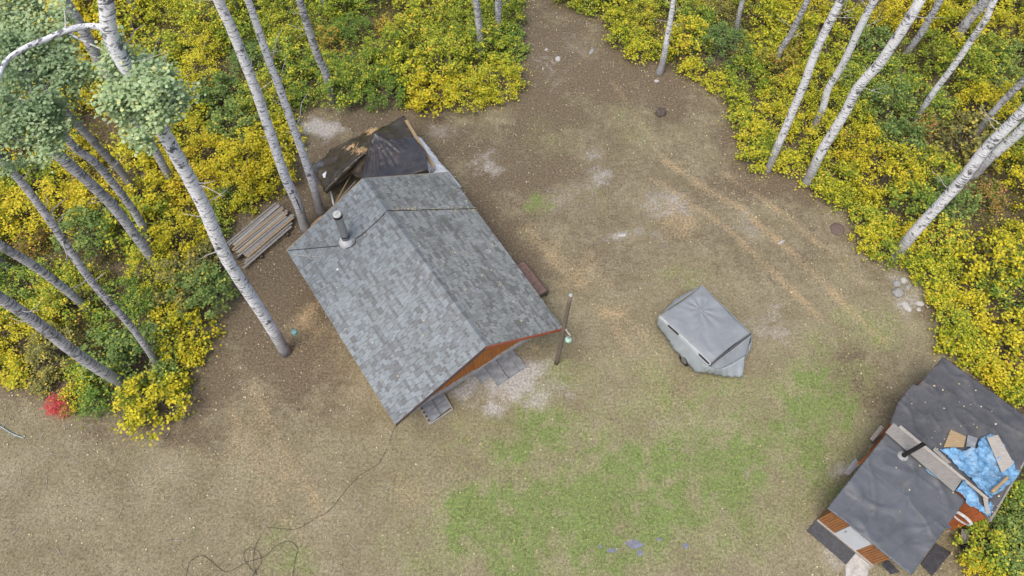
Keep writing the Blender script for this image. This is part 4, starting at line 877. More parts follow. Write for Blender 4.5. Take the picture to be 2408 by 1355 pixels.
rock(2132, 722, .26, .1, 'flat wedge shaped stone at the bottom of the cluster', 'stone_pale', 12, .7, 1.3, .4, gs2); rock(2163, 714, .2, .1, 'flat stone at the lower right of the cluster', 'stone_pale', 13, 1.2, .8, 0, gs2); rock(2160, 728, .12, .06, 'smallest pale stone at the very bottom of the cluster', 'stone_pale', 14, grp=gs2)
sc_ = G(1553, 267); mb = MB(); mb.tube([sc_ - UP * .05, sc_ + UP * .06, sc_ + UP * .22, sc_ + UP * .25], [.36, .29, .26, .2], 16, wob=.06, seed=2)
stump = tag(mb.build('tree_stump', plain('old_stump_wood', (.085, .07, .06), var=.35, scale=5), loc=sc_, smooth=True), 'round dark tree stump standing in the clearing near the right forest edge', 'stump')
sc_ = G(1969, 540); mb = MB(); mb.tube([sc_ - UP * .02, sc_ + UP * .06, sc_ + UP * .09], [.42, .38, .28], 12, wob=.16, seed=5)
tag(mb.build('tree_stump', plain('rotten_stump_wood', (.12, .09, .078), var=.4, scale=6, stretch=(4, 1, 4)), loc=sc_), 'flat rotten reddish stump at the foot of the yellow shrubs on the right', 'stump')
def ground_line(name, pts, r, mat, lab, cat, z=.03, n=5):
    P = catmull([G(*p, z) for p in pts], n); mb = MB(); mb.tube(P, r, 6); return tag(mb.build(name, mat, loc=P[0], smooth=True), lab, cat)
p0 = FL + Vector((.02, -.02, -.1)); P = [p0, G(925, 1012, 1.3), G(918, 1035, .05)] + [G(*p, .03) for p in [(905, 1065), (888, 1092), (850, 1115), (815, 1150), (775, 1200), (740, 1220), (700, 1243), (665, 1244), (628, 1240)]]
mb = MB(); mb.tube(catmull(P, 5), .009, 6); tag(mb.build('cable', M['old_cable'], loc=P[0], smooth=True), 'thin black cable running from the front roof corner across the dry lawn', 'cable')
ground_line('hose', [(437, 1362), (445, 1325), (470, 1307), (490, 1315), (525, 1343), (545, 1342), (580, 1322), (620, 1310), (650, 1283), (680, 1273), (700, 1290), (695, 1312), (687, 1362)], .009, M['old_cable'], 'thin black hose snaking in wide curves over the lawn at the lower left', 'hose')
ground_line('cable', [(612, 1262), (598, 1292), (596, 1330), (604, 1352), (580, 1325), (573, 1302), (588, 1288), (608, 1298), (614, 1322), (600, 1344), (590, 1362)], .009, M['old_cable'], 'black cable twisted into one round loop over the snaking hose', 'cable', .05)
ground_line('hose', [(-30, 985), (0, 1002), (22, 1016), (38, 1024), (56, 1030)], .03, plain('pale_blue_hose', (.26, .33, .34)), 'short pale blue hose end lying on the turf at the left edge', 'hose', .04)
# flat slates half sunk in the turf at the bottom
M['slate'] = plain('blue_grey_slate', (.15, .16, .20), var=.35, scale=6)
for k, (x, y, w, h, lab) in enumerate([(1492, 1280, .9, .45, 'largest slate flag half sunk in the turf at the bottom'), (1440, 1295, .5, .22, 'slate flag left of the largest one in the turf'), (1612, 1284, .35, .3, 'lone slate flag at the right end of the sunken row'), (1505, 1300, .4, .3, 'slate flag just below the largest one'), (1550, 1268, .35, .16, 'thin slate scrap right of the largest flag'), (1412, 1285, .3, .16, 'small slate scrap at the left end of the sunken row')]):
    c = G(x, y); rg = random.Random(k + 40); m_ = 9
    pts = [c + Vector((math.cos(a) * w / 2 * rg.uniform(.55, 1.1), math.sin(a) * h / 2 * rg.uniform(.55, 1.1), 0)) for a in np.linspace(0, 2 * math.pi, m_, endpoint=False)]
    mb = MB(); mb.hexa(pts, [p + UP * .012 for p in pts]); tag(mb.build('slate_flag', M['slate'], loc=c), lab, 'slate flag', 'slate flags sunk in the turf')

# ---------------------------------------------------------------- trees
TREES = [
 ('bark_white', [(672, 828), (620, 742), (560, 652), (520, 582), (478, 482), (430, 392), (385, 312), (330, 215), (292, 150), (266, 100), (254, 50), (249, 0)], 25, 36, 'thick white aspen with leafy crown rooted in bare soil left of the cabin', 'the thick white aspen'),
 ('bark_grey', [(412, 445), (366, 356), (300, 250), (225, 130), (203, 85), (180, 45), (152, 0)], 17, 26, 'grey aspen half hidden behind the leafy crown of the thick white aspen', 'the half hidden grey aspen'),
 ('bark_grey', [(378, 638), (330, 570), (270, 490), (205, 425), (160, 385), (118, 345), (70, 285)], 20, 27, 'lowest of three parallel grey aspens under the left green crown', 'the lowest of three parallel trunks'),
 ('bark_grey', [(362, 585), (320, 505), (265, 430), (220, 380), (174, 345), (120, 275), (60, 190)], 17, 19, 'middle of three parallel grey aspens under the left green crown', 'the middle of three parallel trunks'),
 ('bark_dark', [(329, 470), (290, 410), (235, 350), (175, 285), (110, 215), (50, 145)], 17, 18, 'topmost of three parallel grey aspens under the left green crown', 'the topmost of three parallel trunks'),
 ('bark_grey', [(376, 870), (340, 812), (295, 752), (238, 690), (195, 635), (128, 535), (62, 442), (5, 376), (-50, 290)], 14, 19, 'slender pale aspen with forked dead twigs crossing the left thicket', 'the slender aspen with forked twigs'),
 ('bark_grey', [(217, 738), (165, 690), (90, 632), (0, 577), (-80, 530)], 17, 23, 'grey aspen slanting in from the left edge above the lower left trunk', 'the upper left edge trunk'),
 ('bark_grey', [(300, 907), (232, 868), (170, 825), (85, 758), (0, 700), (-90, 640)], 25, 27, 'thick grey aspen slanting from the left edge to the yellow corner bush', 'the lower left edge trunk'),
 ('bark_dark', [(32, 636), (0, 614), (-60, 575)], 17, 19, 'short grey trunk barely showing between two slanting trunks at left edge', 'the barely showing left trunk'),
 ('bark_white', [(719, 540), (700, 480), (672, 420), (642, 332), (602, 215), (566, 122), (541, 60), (513, 0)], 22, 24, 'white aspen with a dark scar between the lumber stack and brown tarp', 'the scarred white aspen'),
 ('bark_white', [(755, 503), (738, 440), (715, 370), (690, 300), (657, 207), (632, 142), (601, 50), (583, 0)], 19, 17, 'slimmer white aspen at the rear cabin corner touching the brown tarp', 'the slim aspen by the tarp'),
 ('bark_dark', [(331, 42), (318, 20), (304, 0)], 12, 13, 'thin dark trunk at the top edge right of the thick white aspen', 'the thin dark top edge trunk'),
 ('bark_dark', [(565, 42), (556, 20), (548, 0)], 13, 14, 'dark trunk foot at the top edge between the two white aspens', 'the dark foot between white aspens'),
 ('bark_grey', [(783, 240), (765, 172), (746, 130), (727, 72), (704, 0)], 17, 18, 'grey aspen rooted in the green shrubs behind the brown tarp', 'the grey aspen behind the tarp'),
 ('bark_grey', [(769, 32), (763, 12), (757, -10)], 12, 12, 'short bit of thin grey trunk at the top edge beside an orange shrub', 'the short top edge trunk'),
 ('bark_grey', [(1133, 131), (1128, 80), (1123, 30), (1119, 0)], 17, 17, 'left trunk of the pair by the yellow bush beside the track', 'the left trunk by the track'),
 ('bark_grey', [(1173, 95), (1172, 50), (1172, 0)], 14, 16, 'right trunk of the pair by the yellow bush beside the track', 'the right trunk by the track'),
 ('bark_white', [(1551, 172), (1560, 140), (1567, 100), (1576, 50), (1584, 0)], 15, 11, 'thin aspen with blackened foot standing at the edge of the clearing', 'the blackened foot aspen'),
 ('bark_grey', [(1731, 90), (1735, 50), (1746, 0)], 12, 11, 'short thin grey aspen right of the blackened foot aspen', 'the short thin aspen'),
 ('bark_grey', [(1818, 163), (1838, 115), (1860, 80), (1900, 0)], 13, 14, 'grey aspen with dark blotches beside an orange shrub', 'the blotched grey aspen'),
 ('bark_white', [(1806, 400), (1822, 360), (1846, 305), (1871, 245), (1894, 190), (1911, 140), (1941, 72), (1977, 0)], 17, 20, 'left of the three long white aspens standing right of the clearing', 'the left long white aspen'),
 ('bark_grey', [(1974, 40), (1986, 20), (1998, -5)], 13, 13, 'grey trunk stub at the top edge just right of a long aspen', 'the top edge stub'),
 ('bark_white', [(1908, 322), (1914, 300), (1935, 255), (1947, 210), (1976, 162), (2003, 108), (2022, 65), (2056, 0)], 15, 18, 'middle of the three long white aspens, its foot hidden in yellow leaves', 'the middle long white aspen'),
 ('bark_white', [(1895, 435), (1930, 360), (1961, 308), (1990, 260), (2010, 218), (2038, 182), (2068, 150), (2102, 100), (2136, 48), (2164, 0)], 21, 24, 'longest of the three white aspens, with a bend and a bare foot', 'the longest white aspen'),
 ('bark_grey', [(2121, 141), (2143, 110), (2165, 80), (2190, 38), (2211, 0)], 15, 16, 'grey aspen among golden leaves right of the longest white aspen', 'the aspen among golden leaves'),
 ('bark_grey', [(2225, 123), (2245, 92), (2280, 45), (2318, 0)], 20, 23, 'thick dull grey trunk at the upper right behind a thinner crooked one', 'the thick dull trunk'),
 ('bark_white', [(2148, 290), (2192, 222), (2235, 166), (2266, 122), (2290, 85), (2320, 42), (2338, 0)], 14, 15, 'crooked thin aspen in the green shrubs at the upper right', 'the crooked thin aspen'),
 ('bark_grey', [(2284, 333), (2315, 290), (2352, 245), (2410, 188), (2460, 135)], 14, 16, 'straight grey aspen leaving at the right edge above the forked pair', 'the straight right edge aspen'),
 ('bark_white', [(2105, 606), (2142, 556), (2190, 502), (2258, 428), (2316, 352), (2366, 302), (2412, 255), (2470, 190)], 25, 25, 'thick white aspen with flared foot at the yard edge on the right', 'the flared foot aspen'),
 ('bark_white', [(2286, 418), (2320, 380), (2358, 346), (2412, 298), (2470, 240)], 19, 24, 'pale aspen right behind the thick flared foot aspen', 'the pale right edge aspen'),
]
rng = np.random.default_rng(7); rg = random.Random(77)
def crown_mesh(name, seed, r, h, n, nc):
    g = np.random.default_rng(seed); cc = g.normal(0, 1, (nc, 3)); cc /= np.linalg.norm(cc, axis=1)[:, None]; cc *= g.uniform(.35, 1, nc)[:, None] ** .6 * np.array([r, r, h / 2])
    c = cc[g.integers(0, nc, n)] + g.normal(0, 1, (n, 3)) * np.array([.36, .36, .28]) * r / 1.8
    me = poly_mesh(name, leaf_polys(c, .085, g, .7, 6, True)); me.materials.append(LEAF['aspen']); return me
CROWNS = [crown_mesh('crown_leaves', 20 + k, 1.7, 3.4, 1500, 26) for k in range(3)]
def limb(mb, a, b, r, seed, sag=.15):
    g = random.Random(seed); a, b = Vector(a), Vector(b); L = (b - a).length
    j = lambda: Vector((g.uniform(-1, 1), g.uniform(-1, 1), g.uniform(-.6, .6))) * L * .07
    P = catmull([a, a.lerp(b, .3) + j() - UP * L * sag * .3, a.lerp(b, .65) + j() - UP * L * sag * .25, b], 4); m = len(P)
    mb.tube(P, [r * (1 - .75 * i / (m - 1)) for i in range(m)], 6); return P
TREE_OBJ = []
for ti, (bk, path, wb, wt, lab, short) in enumerate(TREES):
    b = G(*path[0]); t = thing('aspen_tree', lab, 'tree', b, 'aspens of the forest edge')
    P3 = [b - UP * .1] + [near_vertical(b, *p) for p in path[1:]]
    zs = P3[-1].z; d = (P3[-1] - P3[max(0, len(P3) - 3)]); d = (d / max(.01, d.z)) if d.z > .3 else Vector((0, 0, 1)); d = Vector((max(-.12, min(.12, d.x)), max(-.12, min(.12, d.y)), 1))
    ztop = max(18.5 + rg.uniform(-1, 1.2), zs + 1.8); px0 = P3[-1].copy()
    if ti in (2, 3, 4): ztop = 15.2 + .4 * ti
    k = 4
    for i in range(1, k + 1): P3.append(px0 + d * ((ztop - zs) * i / k) + Vector((rg.uniform(-.12, .12), rg.uniform(-.12, .12), 0)) * (i > 0))
    wpx = lambda f: wb + (wt - wb) * f; n0 = len(path)
    rad = []
    for i, p in enumerate(P3):
        if i < n0: f = p.z / max(.5, zs); r_ = wpx(min(1, max(0, f))) / 2 / FPX * depth(p)
        else: r_ = max(.035, rad[n0 - 1] * (1 - .85 * (i - n0 + 1) / k))
        rad.append(r_)
    dense = catmull(P3, 4); rd = list(np.interp(np.linspace(0, len(P3) - 1, len(dense)), range(len(P3)), rad))
    base_r = rd[0]
    for i, p in enumerate(dense): rd[i] *= 1 + .22 * math.exp(-max(0, p.z) / .35)
    mb = MB(); mb.tube(dense, rd, 14, wob=.045, seed=ti); trunk = mb.build('trunk', M[bk], t, smooth=True)
    # dead twigs on the trunk
    for q in range(rg.choice((4, 5, 6, 7))):
        i = rg.randrange(int(len(dense) * .25), len(dense) - 5); p = dense[i]
        if p.z < 2.2: continue
        a = rg.uniform(0, 6.28); L = rg.uniform(.5, 1.3); e = p + Vector((math.cos(a), math.sin(a), rg.uniform(.1, .6))) * L
        mb = MB(); Q = limb(mb, p, e, .02, ti * 31 + q); mb2 = Q[len(Q) // 2]; limb(mb, mb2, mb2 + Vector((math.cos(a + .8), math.sin(a + .8), .5)) * L * .5, .012, q)
        mb.build('branch', M['twig'], t)
    # living limbs and crown above the frame
    top = dense[-1]; cz = max(17.6, ztop - .8)
    if ti in (2, 3, 4): continue_crown = False
    elif ti == 0: continue_crown = True; cz = ztop + .6
    else: continue_crown = True
    if continue_crown:
        cpos = Vector((top.x, top.y, cz)) if ti else top + UP * .8
        for _ in range(30):
            u, v = proj(cpos); rr = 2.3 / depth(cpos) * FPX
            if u < -rr or u > 2408 + rr or v < -rr: break
            cpos.z += .25
        mb = MB()
        for q in range(5):
            a = q * 1.3 + ti; limb(mb, dense[-2 - q % 3], cpos + Vector((math.cos(a), math.sin(a), rg.uniform(-.4, .8))) * 1.2, .04, q + ti)
        limb(mb, dense[-1], cpos + UP * .8, rd[-1], ti)
        mb.build('limb', M[bk], t)
        c = bpy.data.objects.new('crown', CROWNS[ti % 3]); link(c, t); c.location = cpos - b; c.rotation_euler = (0, 0, rg.uniform(0, 6)); ORG[c.name] = b
    TREE_OBJ.append((t, path[0], short, dense, b))
def leaf_cluster(t, clumps, n, seed, name='crown', mat='aspen', size=.10):
    """clumps: (px, py, z, radius m)"""
    g = np.random.default_rng(seed); C = np.array([tuple(G(px, py, z + .45)) for px, py, z, r in clumps]); Rr = np.array([c[3] for c in clumps])
    sub = []
    for c, r in zip(C, Rr):
        for _ in range(9): 
            d = g.normal(0, 1, 3); d /= np.linalg.norm(d); sub.append((*(c + d * r * g.uniform(.3, 1.35) ** .6 * np.array([1, 1, .7])), r * g.uniform(.26, .52), r * r))
    sub = np.array(sub); w = sub[:, 4] / sub[:, 4].sum(); k = g.choice(len(sub), n, p=w)
    c = sub[k, :3] + g.normal(0, .62, (n, 3)) * sub[k, 3:4] * np.array([1, 1, .8])
    o0 = np.array(ORG[t.name]); me = poly_mesh(name, leaf_polys(c - o0, size, g, .33, 8, True)); me.materials.append(LEAF[mat])
    o = bpy.data.objects.new(name, me); link(o, t); ORG[o.name] = ORG[t.name]
    mb = MB(); base = TREE_OBJ[[x[0] for x in TREE_OBJ].index(t)][3]
    for q, cc in enumerate(C):
        cv = Vector(cc); att = min(base, key=lambda p: (p - cv - Vector((0, 0, -.9))).length); limb(mb, att, cv, .035, seed + q)
    for q in range(0, len(sub), 2):
        cv = Vector(sub[q, :3]); a = Vector(C[q // 9]); limb(mb, a, cv, .014, seed + q, 0)
    mb.build('limb', M['bark_grey'], t)
leaf_cluster(TREE_OBJ[0][0], [(300, 140, 16.6, .55), (345, 175, 16.4, .7), (290, 215, 16.2, .6), (385, 220, 16.2, .65), (335, 260, 15.9, .75), (400, 245, 15.9, .4), (300, 270, 15.6, .5), (345, 310, 15.4, .42), (255, 235, 15.9, .3), (270, 110, 16.8, .35), (330, 335, 15.0, .25), (360, 205, 16.8, .5)], 6800, 51)
leaf_cluster(TREE_OBJ[2][0], [(45, 330, 14.0, .9), (95, 320, 13.7, .7), (20, 260, 14.3, .9), (70, 255, 14.3, .8), (130, 290, 13.6, .6), (40, 385, 13.2, .4)], 4600, 52)
leaf_cluster(TREE_OBJ[3][0], [(60, 170, 14.6, .9), (110, 200, 14.4, .8), (20, 130, 14.8, .9), (150, 170, 14.4, .7), (120, 130, 14.6, .7), (185, 185, 14.2, .5)], 5000, 53)
leaf_cluster(TREE_OBJ[4][0], [(60, 50, 14.8, .9), (110, 40, 14.8, .7), (20, 20, 15.0, .9), (100, 85, 14.6, .7), (30, 90, 14.8, .8), (150, 100, 14.3, .35)], 4400, 54)
t0 = TREE_OBJ[0]; mb = MB(); P = [min(t0[3], key=lambda p: (proj(p)[0] - 262) ** 2 + (proj(p)[1] - 78) ** 2)] + [G(x, y, z) for x, y, z in ((225, 62, 17.3), (170, 68, 17.4), (110, 92, 17.5), (60, 112, 17.6), (18, 140, 17.6), (2, 170, 17.7), (-12, 215, 17.7))]
Pd = catmull(P, 4); mb.tube(Pd, [.10 - .06 * i / len(Pd) for i in range(len(Pd))], 10, wob=.05)
a = Pd[9]; limb(mb, a, G(262, 128, 16.6), .045, 3, .05); limb(mb, a, G(150, 20, 18.0), .03, 9, 0); limb(mb, Pd[17], G(66, 150, 17.0), .025, 4, 0)
mb.build('limb', M['bark_white'], t0[0], smooth=True)
for ti_, a_, e_, dz in ((5, (118, 521), (109, 458), .5), (5, (137, 536), (150, 500), .4), (5, (150, 500), (157, 464), .3), (5, (52, 428), (72, 395), .5), (5, (146, 578), (158, 618), -.1), (5, (232, 660), (248, 640), .3),
                         (0, (455, 432), (505, 425), .5), (0, (462, 440), (525, 462), .3), (0, (510, 459), (536, 444), .3), (0, (475, 500), (428, 502), .4), (0, (503, 602), (468, 612), .1),
                         (10, (655, 205), (675, 130), 1.0), (10, (695, 300), (728, 215), 1.0), (10, (715, 370), (735, 330), .6), (10, (672, 250), (640, 235), .5), (9, (602, 215), (640, 190), .7), (9, (645, 340), (610, 320), .5), (10, (640, 160), (668, 60), 1.2), (13, (727, 72), (700, 90), .3),
                         (2, (250, 470), (205, 478), .2), (7, (170, 825), (140, 800), .3)):
    T_ = TREE_OBJ[ti_]; st_ = min(T_[3], key=lambda p: (proj(p)[0] - a_[0]) ** 2 + (proj(p)[1] - a_[1]) ** 2); mb = MB(); limb(mb, st_, G(e_[0], e_[1], st_.z + dz), .03, ti_ + e_[0], .05); mb.build('branch', M['twig'], T_[0])
# the scar on the scarred aspen and the teal box on the thick one
t9 = TREE_OBJ[9]; p = min(t9[3], key=lambda q: abs(q.z - 2.2)); mb = MB(); dv = Vector((-p.x, -p.y, 0)).normalized(); sd_ = Vector((-dv.y, dv.x, 0))
mb.tube([q + dv * .185 + sd_ * .03 for q in [min(t9[3], key=lambda w_: abs(w_.z - z)) for z in (1.1, 1.8, 2.6, 3.4)]], [.02, .055, .06, .015], 6); mb.build('bark_scar', plain('charred_scar', (.03, .028, .026)), t9[0])
c = near_vertical(G(672, 828), 676, 784); c = c + Vector((.32, .05, 0)); mb = MB(); mb.tube([c - UP * .12, c + UP * .1, c + UP * .16], [.12, .13, .03], 10)
tag(mb.build('bird_feeder', plain('teal_plastic', (.16, .33, .32), .5), loc=c), 'small teal feeder hung low on the thick white aspen', 'bird feeder')

# ---------------------------------------------------------------- shrubs
def shrub_mesh(seed, r, h, n, nc, size=.112, flat=.34):
    g = np.random.default_rng(seed)
    th = g.uniform(0, 2 * np.pi, nc); rr = r * np.sqrt(g.uniform(0, 1, nc)); top = h * np.sqrt(np.maximum(.05, 1 - (rr / (r * 1.08)) ** 2))
    z = top * g.uniform(.35, 1.08, nc); cc = np.stack([rr * np.cos(th), rr * np.sin(th), np.maximum(.15, z)], 1); cr = g.uniform(.14, .36, nc)
    k = g.choice(nc, n, p=cr ** 2 / (cr ** 2).sum()); dv = g.normal(0, .47, (n, 3)) * np.where(g.uniform(0, 1, n) < .15, 2.6, 1.0)[:, None]; c = cc[k] + dv * cr[k][:, None] * np.array([1, 1, flat * 1.6])
    c[:, 2] = np.maximum(.06, c[:, 2]); me = poly_mesh('foliage', leaf_polys(c, size, g, .38, 6)); me.materials.append(LEAF['green'])
    mb = MB(); rg_ = random.Random(seed)
    for i in range(0, nc, 2):
        a = Vector((cc[i][0] * .12, cc[i][1] * .12, -.02)); b_ = Vector(cc[i]); m_ = a.lerp(b_, .5) + Vector((-a.x, -a.y, .1)); mb.tube([a, m_, b_], [.018, .013, .006], 4, caps=False)
    for i in range(4):
        c_ = cc[rg_.randrange(nc)]; b_ = Vector((c_[0], c_[1], max(c_[2], h * .7))); e_ = b_ + Vector((rg_.uniform(-.3, .3), rg_.uniform(-.3, .3), rg_.uniform(.2, .5))); mb.tube([Vector((c_[0] * .2, c_[1] * .2, 0)), b_, e_], [.014, .011, .004], 4, caps=False)
    sm = bpy.data.meshes.new('stems'); sm.from_pydata(mb.v, [], mb.f); sm.materials.append(M['stem']); sm.update(); return me, sm
SHRUBS = [shrub_mesh(100 + k, 1.5 + .1 * (k % 3), 1.6 + .2 * (k % 4), int(2300 * (1, .72, 1.35)[k % 3]), 58 + 6 * (k % 3), (.112, .138, .092)[k % 3]) for k in range(9)]
SMALL = [shrub_mesh(200 + k, .9, 1.0 + .15 * k, 950, 34) for k in range(4)]
ANCH = [('yellow', 1090, 180), ('yellow', 1160, 160), ('golden', 1060, 230), ('yellow', 1010, 150), ('lime', 1150, 210), ('green', 850, 150), ('green', 800, 200), ('green', 930, 190), ('lime', 970, 90), ('lime', 1050, 60), ('green', 740, 130), ('orange', 770, 100), ('orange', 900, 62), ('orange', 955, 75), ('green', 870, 60), ('lime', 690, 60),
        ('green', 1190, 50), ('lime', 1205, 120), ('golden', 640, 300), ('golden', 590, 380), ('golden', 560, 330), ('golden', 620, 430), ('yellow', 480, 210), ('lime', 440, 100), ('lime', 390, 60), ('yellow', 340, 40), ('yellow', 500, 300), ('golden', 530, 420), ('green', 520, 460), ('yellow', 560, 500), ('deep', 560, 250), ('yellow', 660, 370), ('lime', 600, 240),
        ('golden', 300, 420), ('orange', 200, 420), ('yellow', 230, 300), ('golden', 150, 260), ('rust', 345, 440), ('lime', 60, 430), ('golden', 40, 480), ('rust', 70, 580), ('rust', 40, 520), ('yellow', 90, 560), ('golden', 450, 540), ('yellow', 440, 600), ('lime', 380, 560), ('orange', 150, 520), ('yellow', 280, 620), ('lime', 240, 590), ('deep', 170, 560),
        ('olive', 430, 650), ('deep', 450, 690), ('deep', 480, 720), ('olive', 400, 690), ('lime', 300, 660), ('green', 250, 650), ('yellow', 80, 600), ('green', 60, 680), ('green', 30, 650), ('lime', 140, 690), ('golden', 400, 740), ('golden', 430, 800), ('golden', 450, 820), ('golden', 380, 790), ('yellow', 330, 720), ('deep', 260, 830), ('deep', 220, 800), ('golden', 20, 780), ('golden', 10, 760),
        ('yellow', 70, 840), ('olive', 120, 850), ('lime', 180, 860), ('olive', 60, 870), ('yellow', 30, 890), ('green', 150, 800), ('rust', 150, 750), ('olive', 20, 840), ('green', 300, 790), ('golden', 100, 130), ('golden', 10, 30), ('lime', 200, 250),
        ('lime', 1320, 15), ('yellow', 1430, 50), ('lime', 1480, 90), ('yellow', 1530, 110), ('green', 1530, 150), ('lime', 1620, 60), ('orange', 1610, 80), ('golden', 1650, 50), ('deep', 1700, 100), ('deep', 1690, 110), ('yellow', 1620, 140), ('yellow', 1670, 180), ('lime', 1700, 200), ('lime', 1760, 160), ('yellow', 1790, 90), ('yellow', 1810, 60),
        ('orange', 1865, 120), ('orange', 1850, 210), ('rust', 1830, 215), ('yellow', 1750, 250), ('lime', 1730, 250), ('yellow', 1780, 320), ('lime', 1780, 360), ('yellow', 1900, 160), ('green', 1640, 30), ('olive', 1690, 40), ('rust', 1700, 10), ('lime', 1560, 20), ('golden', 1930, 200), ('golden', 1950, 30), ('yellow', 2000, 50),
        ('golden', 2080, 40), ('golden', 2140, 60), ('golden', 2170, 110), ('deep', 2080, 80), ('deep', 2060, 110), ('deep', 2090, 170), ('deep', 2080, 240), ('lime', 2140, 250), ('green', 2050, 200), ('olive', 2160, 180), ('rust', 1990, 330), ('orange', 1985, 320), ('yellow', 1950, 230), ('yellow', 1960, 380), ('golden', 2040, 340), ('golden', 2070, 320), ('yellow', 1920, 400),
        ('rust', 2180, 310), ('orange', 2150, 300), ('lime', 2200, 180), ('yellow', 2180, 130), ('deep', 2130, 350), ('lime', 2170, 370), ('green', 2200, 260), ('deep', 2360, 140), ('green', 2330, 120), ('rust', 2310, 90), ('rust', 2330, 110), ('yellow', 2390, 50), ('lime', 2380, 100), ('golden', 2330, 210), ('green', 2300, 190), ('olive', 2250, 280), ('yellow', 2060, 420), ('golden', 2080, 430), ('lime', 2050, 500),
        ('yellow', 2150, 410), ('green', 2180, 440), ('lime', 2220, 520), ('deep', 2230, 490), ('rust', 2300, 470), ('rust', 2330, 450), ('orange', 2280, 500), ('yellow', 2100, 520), ('golden', 2030, 470), ('yellow', 2060, 570), ('golden', 2400, 430), ('golden', 2390, 470), ('yellow', 2300, 580), ('yellow', 2220, 600), ('golden', 2370, 600), ('yellow', 2250, 680), ('golden', 2320, 700), ('yellow', 2230, 750), ('green', 2380, 660), ('green', 2360, 740), ('golden', 2300, 800), ('golden', 2390, 800), ('yellow', 2330, 850), ('golden', 2390, 900), ('lime', 2200, 560), ('green', 2400, 350), ('lime', 2330, 400),
        ('lime', 2330, 1290), ('deep', 2390, 1280), ('green', 2300, 1240), ('deep', 2350, 1350), ('green', 2390, 1180), ('olive', 2380, 1210)]
CW = {'golden': 'golden yellow', 'yellow': 'yellow', 'lime': 'yellow green', 'green': 'green', 'deep': 'deep green', 'olive': 'dull olive', 'orange': 'orange', 'rust': 'rusty red', 'red': 'crimson', 'mixed': 'mixed'}
def nearest_col(px, py, rnd):
    best = sorted(ANCH, key=lambda a: (a[1] - px) ** 2 + (a[2] - py) ** 2)[:3]
    d = [math.hypot(a[1] - px, a[2] - py) + 12 for a in best]; w = [x ** -2.5 * (.012 if a[0] in ('orange', 'rust') else 1) for x, a in zip(d, best)]; return rnd.choices([a[0] for a in best], w)[0]
srg = random.Random(2024); spots = []       # x, y, scale, colour, small?
def free(x, y, dmin): return all((x - s[0]) ** 2 + (y - s[1]) ** 2 > (dmin * .5 + s[5] * .5) ** 2 for s in spots)
def put(px, py, sc, col, small=False, zt=None):
    c = G(px, py, (zt if zt is not None else (.6 if small else 1.0) * sc)); spots.append((c.x, c.y, sc, col, small, .9 if small else 1.5))
# shrubs that stand out one by one in the photograph
put(355, 945, 1.0, 'golden', False, .9); put(395, 905, .9, 'yellow', True); put(318, 930, .9, 'lime', True); put(222, 945, .85, 'green', True, .5); put(138, 948, .62, 'red', True, .5); put(155, 962, .4, 'rust', True, .3); put(180, 925, .8, 'yellow', True); put(100, 900, .8, 'olive', True)
put(1090, 205, 1.0, 'yellow'); put(1165, 175, 1.0, 'yellow'); put(1015, 215, .95, 'golden'); put(1040, 155, 1.1, 'lime'); put(1140, 225, .8, 'yellow', True); put(985, 235, .8, 'golden', True)
put(850, 160, 1.1, 'green'); put(800, 205, .95, 'green'); put(905, 205, .9, 'green'); put(775, 105, .75, 'orange'); put(905, 60, .7, 'orange', True)
put(640, 400, .95, 'golden'); put(580, 360, 1.1, 'golden'); put(640, 310, 1.0, 'golden'); put(545, 420, 1, 'golden'); put(520, 470, .9, 'deep', True); put(575, 470, .85, 'yellow', True)
put(430, 790, .95, 'golden'); put(452, 830, .8, 'golden', True); put(470, 690, .95, 'deep'); put(425, 655, 1.0, 'olive'); put(500, 660, .7, 'deep', True); put(390, 730, .9, 'golden', True); put(245, 820, .95, 'deep')
put(1990, 335, .8, 'rust', True); put(2325, 465, .9, 'rust', True); put(2165, 305, .85, 'rust', True); put(1860, 125, .8, 'orange', True); put(205, 425, .85, 'orange', True); put(75, 575, .8, 'rust', True); put(2085, 250, 1.0, 'deep'); put(2060, 100, 1.0, 'deep')
for q in ((2035, 515, 'lime'), (2045, 560, 'yellow'), (2085, 590, 'lime'), (2075, 540, 'yellow'), (2150, 615, 'yellow'), (2190, 650, 'yellow'), (2140, 560, 'golden'), (1985, 470, 'yellow'), (1950, 445, 'yellow'), (1800, 345, 'lime'), (1770, 320, 'yellow'), (1745, 280, 'lime'), (1775, 375, 'yellow'), (1730, 235, 'yellow'), (1500, 125, 'yellow'), (1455, 90, 'yellow'), (2215, 700, 'yellow'), (2240, 760, 'lime'), (2255, 820, 'yellow'), (1850, 385, 'yellow'), (1925, 420, 'lime'), (2292, 838, 'yellow'), (2335, 872, 'golden'), (2380, 912, 'yellow'), (2420, 948, 'lime'), (2255, 800, 'yellow')):
    put(q[0], q[1], .95, q[2], True, .45)
put(2040, 340, 1, 'golden'); put(2345, 1300, .95, 'lime'); put(2395, 1290, 1.0, 'deep'); put(2300, 1335, .7, 'golden', True); put(2385, 1345, .9, 'deep', True); put(2390, 1165, .9, 'green', True); put(2290, 1232, .55, 'green', True); put(2340, 1215, .7, 'olive', True)
